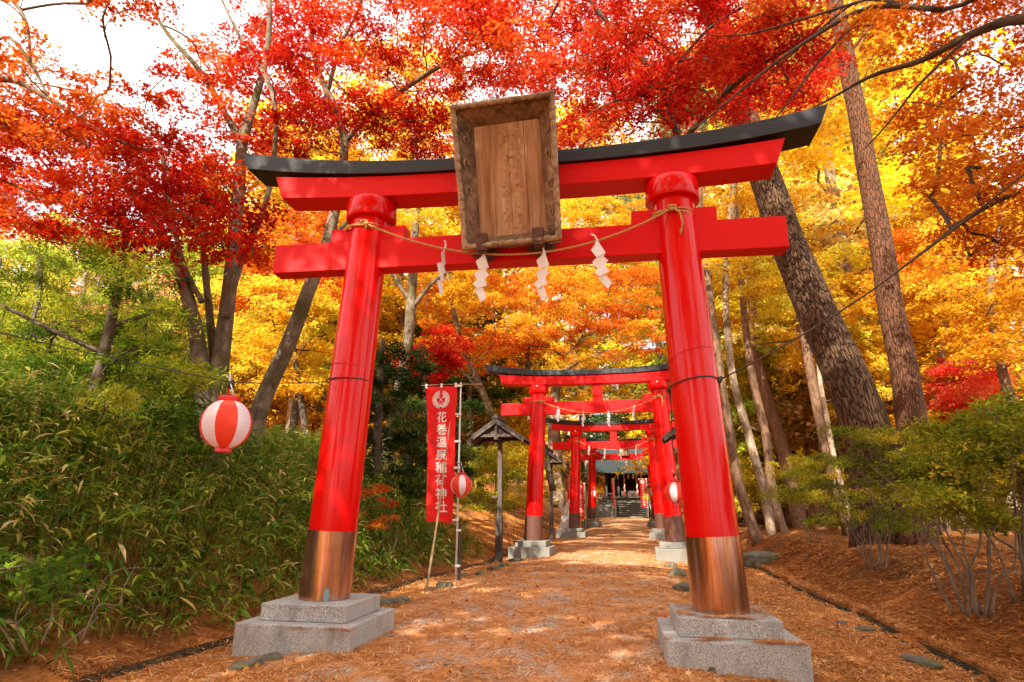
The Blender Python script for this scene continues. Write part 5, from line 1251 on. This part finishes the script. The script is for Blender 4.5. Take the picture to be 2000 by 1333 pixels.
def far(px, Y, hue, s=1.0, k=None):
    global FTI
    p = at(px, 1000, Y); p[2] = gz(p[0], p[1]) - .1
    zone = 'beyond the left bank' if px < 430 else 'left of the front gate' if px < 660 else 'between left pillar and banner' if px < 880 else 'behind the second gate' if px < 1320 else 'behind the slender trunks' if px < 1620 else 'beyond the red barked pine'
    i = FTI % 5 if k is None else k; FTI += 1
    o = FT[i] if i not in used else copy_tree(FT[i]); used.add(i)
    o.location = p; o.rotation_euler = (0, 0, R.uniform(0, 6.28)); sc = s * R.uniform(.9, 1.15); o.scale = (sc, sc, sc * R.uniform(.9, 1.15))
    kd = 'tall ' if i == 5 else ''
    o['label'] = '%s%s tree in the far woods %s' % (kd, hue, zone); o['group'] = '%s%s trees far back %s' % (kd, hue, zone)
    c = np.array(HUE[hue]) * R.uniform(.85, 1.1)
    for ch in o.children: ch.color = (*np.clip(c, 0, .9), 1)
FTI = 0
FAR = [(-120, 16, 'yellow-green', .8), (20, 22, 'pale straw', 1), (90, 14, 'yellow-green', .7), (170, 26, 'golden yellow', 1), (240, 18, 'rosy', .7), (300, 30, 'pale straw', 1.1), (330, 15, 'yellow-green', .7), (400, 22, 'golden yellow', .9), (-40, 32, 'golden yellow', 1.2), (120, 38, 'rosy', 1.2), (420, 36, 'amber', 1.2), (-250, 24, 'amber', 1.1), (-380, 18, 'yellow-green', 1), (260, 44, 'pale straw', 1.3),
       (480, 19, 'amber', .9), (540, 26, 'deep orange', 1.1), (600, 20, 'golden yellow', .85), (640, 32, 'amber', 1.1), (560, 40, 'golden yellow', 1.2), (480, 46, 'deep orange', 1.3),
       (690, 22, 'amber', .9), (740, 30, 'golden yellow', 1.1), (790, 24, 'dark green', .75), (820, 36, 'deep orange', 1.2), (860, 27, 'amber', .95), (700, 44, 'golden yellow', 1.3), (790, 52, 'amber', 1.4),
       (920, 25, 'dark green', .8), (940, 34, 'amber', 1.1), (985, 30, 'golden yellow', 1.0), (975, 40, 'deep orange', 1.2), (1010, 55, 'amber', 1.4), (1150, 58, 'dark green', 1.2), (1190, 66, 'amber', 1.5), (1240, 62, 'dark green', 1.3), (1290, 58, 'golden yellow', 1.3), (1110, 70, 'golden yellow', 1.6), (1250, 75, 'golden yellow', 1.7),
       (1360, 33, 'golden yellow', 1.0), (1400, 42, 'yellow-green', 1.2), (1440, 30, 'golden yellow', .9), (1480, 38, 'golden yellow', 1.1), (1520, 30, 'golden yellow', .9), (1560, 44, 'golden yellow', 1.2), (1600, 34, 'golden yellow', 1.0), (1420, 58, 'pale straw', 1.4), (1560, 60, 'yellow-green', 1.4),
       (1660, 28, 'golden yellow', 1), (1700, 36, 'golden yellow', 1.1), (1750, 26, 'golden yellow', .9), (1800, 34, 'deep orange', 1.0), (1850, 26, 'yellow-green', .8), (1900, 32, 'golden yellow', 1), (1960, 24, 'golden yellow', .85), (2020, 30, 'golden yellow', 1), (1880, 46, 'crimson', 1.2), (1780, 50, 'golden yellow', 1.3), (2100, 22, 'golden yellow', 1), (2220, 28, 'amber', 1.1), (1980, 44, 'pale straw', 1.3), (1680, 54, 'pale straw', 1.4), (1600, 24, 'pale straw', 1.5), (1720, 22, 'golden yellow', 1.5), (1540, 27, 'golden yellow', 1.55), (1420, 26, 'yellow-green', 1.5), (1800, 20, 'amber', 1.35), (1660, 30, 'golden yellow', 1.7), (560, 18, 'golden yellow', 1.4), (470, 24, 'pale straw', 1.35), (980, 30, 'golden yellow', 1.4)]
for px, Y, hue, s in FAR: far(px, Y, hue, s)
for px, Y, hue, s in ((545, 20, 'golden yellow', .85), (640, 26, 'amber', 1), (760, 22, 'golden yellow', .9), (860, 34, 'golden yellow', 1.1), (1430, 36, 'grey-green', 1.35), (1520, 40, 'golden yellow', 1.5), (1610, 36, 'yellow-green', 1.45), (1700, 38, 'golden yellow', 1.45), (1810, 36, 'golden yellow', 1.4), (150, 24, 'pale straw', .62), (330, 28, 'amber', .7), (1150, 62, 'golden yellow', 1.9), (1235, 66, 'yellow-green', 1.8)): far(px, Y, hue, s, 5)
# unseen trees added behind the photographer to throw the dappled shade on the gate
for x, y, hue, s, k, side in ((-4.6, -9.5, 'amber', 1.2, 2, 'leftmost'), (-.4, -11.5, 'golden yellow', .95, 5, 'second'), (1.6, -9.8, 'deep orange', 1.45, 1, 'third'), (4.4, -12.5, 'amber', 1.0, 5, 'fourth'), (8.6, -9., 'golden yellow', 1.2, 1, 'rightmost')):
    o = copy_tree(FT[k]); o.location = (x, y, gz(x, y) - .1); o.rotation_euler = (0, 0, R.uniform(0, 6)); o.scale = (s,) * 3
    o['label'] = '%s tree added unseen behind the camera for shade, %s of the row' % (hue, side); o['group'] = 'trees added behind the camera for shade'
    for ch in o.children: ch.color = (*HUE[hue], 1)

# far wood closing the view: one mass
def far_wood():
    n = 42000; a = R.uniform(-1.25, 1.15, n); d = R.uniform(82, 100, n)
    x = CAM[0] + d * np.sin(a); y = CAM[1] + d * np.cos(a); g = ground_z(x, y)
    top = 13 + 4 * np.sin(a * 19) + 3 * np.sin(a * 43 + 1) + 2 * np.sin(a * 97)
    z = g + R.uniform(0, 1, n) ** .9 * top
    N = np.stack([-np.sin(a), -np.cos(a), .6 + 0 * a], 1) + R.normal(size=(n, 3)) * .5
    hue = .5 + .3 * np.sin(a * 31) + .2 * np.sin(a * 71 + z * .3)
    o = leaves('distant_wood', np.stack([x, y, z], 1), N, R.uniform(.3, .6, n), np.clip(hue + R.normal(0, .15, n), 0, 1), 'tri', 'lf_yellow', None)
    tag(o, 'distant mass of yellow autumn woodland closing off the view', 'woodland', kind='stuff')
far_wood()

# ------------------------------------------------------------------ bamboo grass on the left bank
def bamboo_grass():
    n = 12500
    y = -3.4 + 16 * R.uniform(0, 1, n) ** 1.15 ; w = .30 + 4.9 * R.uniform(0, 1, n) ** .85
    x = ditch_l(y) - w
    dens = np.clip((w - .1) / .7, .15, 1) * np.clip(1.15 - (y - 7) / 6, .1, 1) * (0.75 + .45 * nz(x, y, 1.1, 6))
    k = R.uniform(0, 1, n) < dens; x, y, w = x[k], y[k], w[k]; n = len(x)
    g = ground_z(x, y)
    hgt = (.14 + .50 * np.clip((w - .25) / 1.1, 0, 1)) * R.uniform(.6, 1.35, n) + .78 * np.clip((w - .8) / 2, 0, 1)
    lean = R.normal(size=(n, 2)) * .16 + np.array([.10, -.06])
    mb_V, mb_Q, tn = [], [], []
    Vs, Qs, Ts = [], [], []; off = 0
    base = np.stack([x, y, g - .02], 1); tip = base + np.stack([lean[:, 0] * hgt, lean[:, 1] * hgt, hgt], 1)
    # stems: thin three-sided canes
    r = .0028
    for k in range(3):
        a0, a1 = 2 * PI * k / 3, 2 * PI * (k + 1) / 3
        q = np.stack([base + [r * math.cos(a0), r * math.sin(a0), 0], base + [r * math.cos(a1), r * math.sin(a1), 0], tip + [r * .5 * math.cos(a1), r * .5 * math.sin(a1), 0], tip + [r * .5 * math.cos(a0), r * .5 * math.sin(a0), 0]], 1)
        Vs.append(q.reshape(-1, 3)); Qs.append(np.arange(4 * n).reshape(n, 4) + off); off += 4 * n; Ts.append(np.repeat(np.clip(.72 + R.normal(0, .12, n), 0, 1), 4))
    # blades
    per = 11
    i = np.repeat(np.arange(n), per); m = len(i)
    f = np.clip(1 - np.abs(R.normal(0, .24, m)), .12, 1)
    P = base[i] + (tip - base)[i] * f[:, None]
    az = R.uniform(0, 2 * PI, m); L = R.uniform(.08, .25, m); Wd = L * R.uniform(.10, .16, m)
    rise = R.uniform(-.25, .75, m)
    d0 = np.stack([np.cos(az), np.sin(az), rise], 1); d0 /= np.linalg.norm(d0, axis=1, keepdims=True)
    sd = np.cross(d0, [0, 0, 1.]); sd /= np.linalg.norm(sd, axis=1, keepdims=True) + 1e-6
    sd = sd + R.normal(size=(m, 3)) * .25
    dr = np.stack([0 * L, 0 * L, -L * R.uniform(.15, .75, m)], 1)
    p1 = P + d0 * (L * .38)[:, None] + dr * .12; p2 = P + d0 * (L * .72)[:, None] + dr * .45; p3 = P + d0 * L[:, None] + dr
    V = np.stack([P - sd * (Wd * .12)[:, None], P + sd * (Wd * .12)[:, None], p1 + sd * (Wd * .5)[:, None], p1 - sd * (Wd * .5)[:, None], p2 + sd * (Wd * .42)[:, None], p2 - sd * (Wd * .42)[:, None], p3 + sd * (Wd * .03)[:, None], p3 - sd * (Wd * .03)[:, None]], 1)
    Q = np.array([(0, 1, 2, 3), (3, 2, 4, 5), (5, 4, 6, 7)])[None] + (np.arange(m) * 8)[:, None, None] + off
    Vs.append(V.reshape(-1, 3)); Qs.append(Q.reshape(-1, 4))
    pt = np.clip(R.normal(.36, .17, n), 0, .7)
    tt = pt[i] + R.normal(0, .12, m) + np.where(R.uniform(0, 1, m) < .13, .45, 0) + np.where(f < .35, .25, 0)
    Ts.append(np.repeat(np.clip(tt, 0, 1), 8))
    o = fastmesh('bamboo_grass', np.concatenate(Vs), np.concatenate(Qs), 'sasa', None, np.concatenate(Ts))
    tag(o, 'dense green and straw coloured bamboo grass covering the left bank', 'bamboo grass', kind='stuff')
bamboo_grass()

# ------------------------------------------------------------------ fallen needles and leaves
def needle_litter():
    def scatter(n, xr, yr, keep, zfun, L=(.06, .13), W=.0027, lift=.016):
        x = R.uniform(*xr, n); u = R.uniform(0, 1, n); y = yr[0] + (yr[1] - yr[0]) * u ** 1.7
        k = R.uniform(0, 1, n) < keep(x, y); x, y = x[k], y[k]; n = len(x)
        z = zfun(x, y); az = R.uniform(0, 2 * PI, n) * .6 + nz(x, y, .9, 8) * 2.5
        Ln = R.uniform(*L, n); dist = np.hypot(x - CAM[0], y - CAM[1]); Wn = W * np.clip(dist / 5.2, 1, 4) * R.uniform(.7, 1.3, n)
        d = np.stack([np.cos(az) * Ln, np.sin(az) * Ln, R.normal(0, .012, n)], 1); s = np.stack([-np.sin(az) * Wn, np.cos(az) * Wn, 0 * Wn], 1)
        c = np.stack([x, y, z + R.uniform(.002, lift, n)], 1); bend = np.stack([-np.sin(az), np.cos(az), .5 + 0 * az], 1) * (R.normal(0, .1, n) * Ln)[:, None]
        V = np.stack([c - d / 2 - s * .5, c - d / 2 + s * .5, c + bend + s, c + bend - s, c + d / 2 + s * .4, c + d / 2 - s * .4], 1)
        Q = np.array([(0, 1, 2, 3), (3, 2, 4, 5)])[None] + (np.arange(n) * 6)[:, None, None]
        return V.reshape(-1, 3), Q.reshape(-1, 4), np.repeat(np.clip(R.normal(.5, .25, n) - np.where(x > 3.9, .2, 0), 0, 1), 6)
    def onpath(x, y): return (x > -2.05) & (x < 1.72)
    def pz(x, y):
        e = np.minimum(x + 2.08, 1.74 - x)
        return ground_z(x, y) + np.where(onpath(x, y), .006 + .03 * np.clip(e / .6, 0, 1) - .02 * np.clip(1 - e / .12, 0, 1), 0)
    def kp(x, y):
        clump = np.clip(.55 + .75 * nz(x, y, 2.2, 1) + .4 * nz(x, y, 6.1, 3), .03, 1)
        c = np.where(onpath(x, y), clump * np.clip(.38 + .55 * np.abs(x + .15) / 1.7, 0, 1), 1.0)
        c = np.where((x > ditch_r(y) - .01) & (x < ditch_r(y) + .10), .16, c); c = np.where(x > 3.9, c * np.clip(.55 + .5 * nz(x, y, 1.3, 2), .2, 1), c)
        return np.where(x < -3.2, c * .35, c)
    parts = [scatter(150000, (-4.2, 4.2), (-1.6, 9), kp, pz), scatter(95000, (3.72, 8.5), (-1.5, 12), kp, pz, (.07, .16), .0030, .045), scatter(42000, (-3.4, 5), (7, 26), kp, pz, (.08, .16), .0030)]
    for sd in (-1, 1):     # drifts on the footing steps
        cx = 1.8 * sd; ry = .045 * cx
        for z, x0, x1, y0, y1 in ((.001, -.39, .39, -.41, .41), (-.145, -.50, .54, -.555, -.43)):
            def k2(x, y, x0=x0, x1=x1, y0=y0, y1=y1): return (np.hypot(x - cx, y - ry) > .25) * np.clip(.25 + .9 * nz(x, y, 4.5, sd + z * 9), 0, 1)
            parts.append(scatter(3200 if z > -.1 else 1700, (cx + x0, cx + x1), (ry + y0, ry + y1), k2, lambda x, y, z=z: np.full_like(x, z), (.05, .10), .0022, .008))
    off = 0; V, Q, T = [], [], []
    for v, q, t in parts: V.append(v); Q.append(q + off); T.append(t); off += len(v)
    tag(fastmesh('pine_needle_litter', np.concatenate(V), np.concatenate(Q), 'needle', None, np.concatenate(T)), 'carpet of fallen orange pine needles on path and banks', 'pine needles', kind='stuff')
    # broad fallen leaves
    n = 2600; x = R.uniform(-5.5, 6.5, n); y = -1.8 + 20 * R.uniform(0, 1, n) ** 1.6; k = (np.abs(x + .1) > 1.0) | (R.uniform(0, 1, n) < .45); x, y = x[k], y[k]; n = len(x)
    C = np.stack([x, y, pz(x, y) + .018], 1); N = np.array([0, 0, 1.]) + R.normal(size=(n, 3)) * .5
    tag(leaves('fallen_leaves', C, N, R.uniform(.018, .042, n), R.uniform(0, 1, n), 'maple', 'litter', None), 'scattered brown and yellow leaves lying on the needles', 'fallen leaves', kind='stuff')
needle_litter()
def pine_cone(px, py, label):
    p = gbase(px, py); mb = MB()
    mb.lathe([(.004, 0), (.018, .006), (.024, .018), (.021, .03), (.013, .04), (.003, .046)], 14, p)
    for k in range(26):
        a = k * 2.4; z = .006 + .034 * k / 26; r = .024 * math.sin(PI * (z + .006) / .056); c = p + [r * math.cos(a), r * math.sin(a), z]
        mb.add([c + [.006 * math.cos(a + 1.57), .006 * math.sin(a + 1.57), 0], c + [.010 * math.cos(a), .010 * math.sin(a), .006], c - [.006 * math.cos(a + 1.57), .006 * math.sin(a + 1.57), 0], c + [0, 0, .007]], [(0, 1, 3), (1, 2, 3), (0, 3, 2), (0, 2, 1)])
    tag(mb.build('pine_cone', 'dark_wood', None, loc=p), label, 'pine cone')
pine_cone(871, 1310, 'small dark pine cone lying on the path at the lower edge')

# ------------------------------------------------------------------ sky, sun, camera
SUN_EL, SUN_AZ = rad(40), rad(14)          # sun stands behind the camera, a little to its left
sd = Vector((math.sin(SUN_AZ) * math.cos(SUN_EL) * 1.0, math.cos(SUN_AZ) * math.cos(SUN_EL), -math.sin(SUN_EL)))   # travel direction
w = bpy.data.worlds.new('World'); SC.world = w; w.use_nodes = True
nt = w.node_tree; nt.nodes.clear()
sky = nt.nodes.new('ShaderNodeTexSky'); sky.sky_type = 'NISHITA'; sky.sun_disc = False
sky.sun_elevation = SUN_EL; sky.sun_rotation = math.atan2(-sd.x, -sd.y); sky.dust_density = 4.0; sky.air_density = 1.0; sky.ozone_density = 1.0
tc = nt.nodes.new('ShaderNodeTexCoord'); nz1 = nt.nodes.new('ShaderNodeTexNoise'); nz1.inputs['Scale'].default_value = 2.2; nz1.inputs['Detail'].default_value = 6
rp = nt.nodes.new('ShaderNodeValToRGB'); rp.color_ramp.elements[0].position = .30; rp.color_ramp.elements[1].position = .55
mx = nt.nodes.new('ShaderNodeMix'); mx.data_type = 'RGBA'; mx.inputs[7].default_value = (9., 8.9, 8.7, 1)
bg = nt.nodes.new('ShaderNodeBackground'); bg.inputs['Strength'].default_value = .12
out = nt.nodes.new('ShaderNodeOutputWorld')
nt.links.new(tc.outputs['Generated'], nz1.inputs['Vector']); nt.links.new(nz1.outputs['Fac'], rp.inputs['Fac']); nt.links.new(rp.outputs['Color'], mx.inputs[0])
nt.links.new(sky.outputs[0], mx.inputs[6]); nt.links.new(mx.outputs[2], bg.inputs['Color']); nt.links.new(bg.outputs[0], out.inputs[0])
sl = bpy.data.lights.new('sun', 'SUN'); sl.energy = 5.0; sl.angle = rad(.5); sl.color = (1., .93, .80)
so = bpy.data.objects.new('sun', sl); COL.objects.link(so); so.rotation_euler = sd.to_track_quat('-Z', 'Y').to_euler(); so.location = (-6, -20, 25)
cd = bpy.data.cameras.new('camera'); cd.sensor_width = 36; cd.lens = F / 2000 * 36; cd.clip_end = 600; cd.clip_start = .05
co = bpy.data.objects.new('camera', cd); COL.objects.link(co)
M = Matrix(((RT[0], UP[0], -FW[0], CAM[0]), (RT[1], UP[1], -FW[1], CAM[1]), (RT[2], UP[2], -FW[2], CAM[2]), (0, 0, 0, 1)))
co.matrix_world = M; SC.camera = co
SC.render.engine = 'CYCLES'
cy = SC.cycles; cy.max_bounces = 6; cy.diffuse_bounces = 4; cy.glossy_bounces = 3; cy.transmission_bounces = 4; cy.transparent_max_bounces = 4; cy.use_denoising = True
cy.sample_clamp_indirect = 8; cy.caustics_reflective = False; cy.caustics_refractive = False
SC.view_settings.view_transform = 'Standard'; SC.view_settings.look = 'None'; SC.view_settings.exposure = 1.35; SC.view_settings.gamma = 1
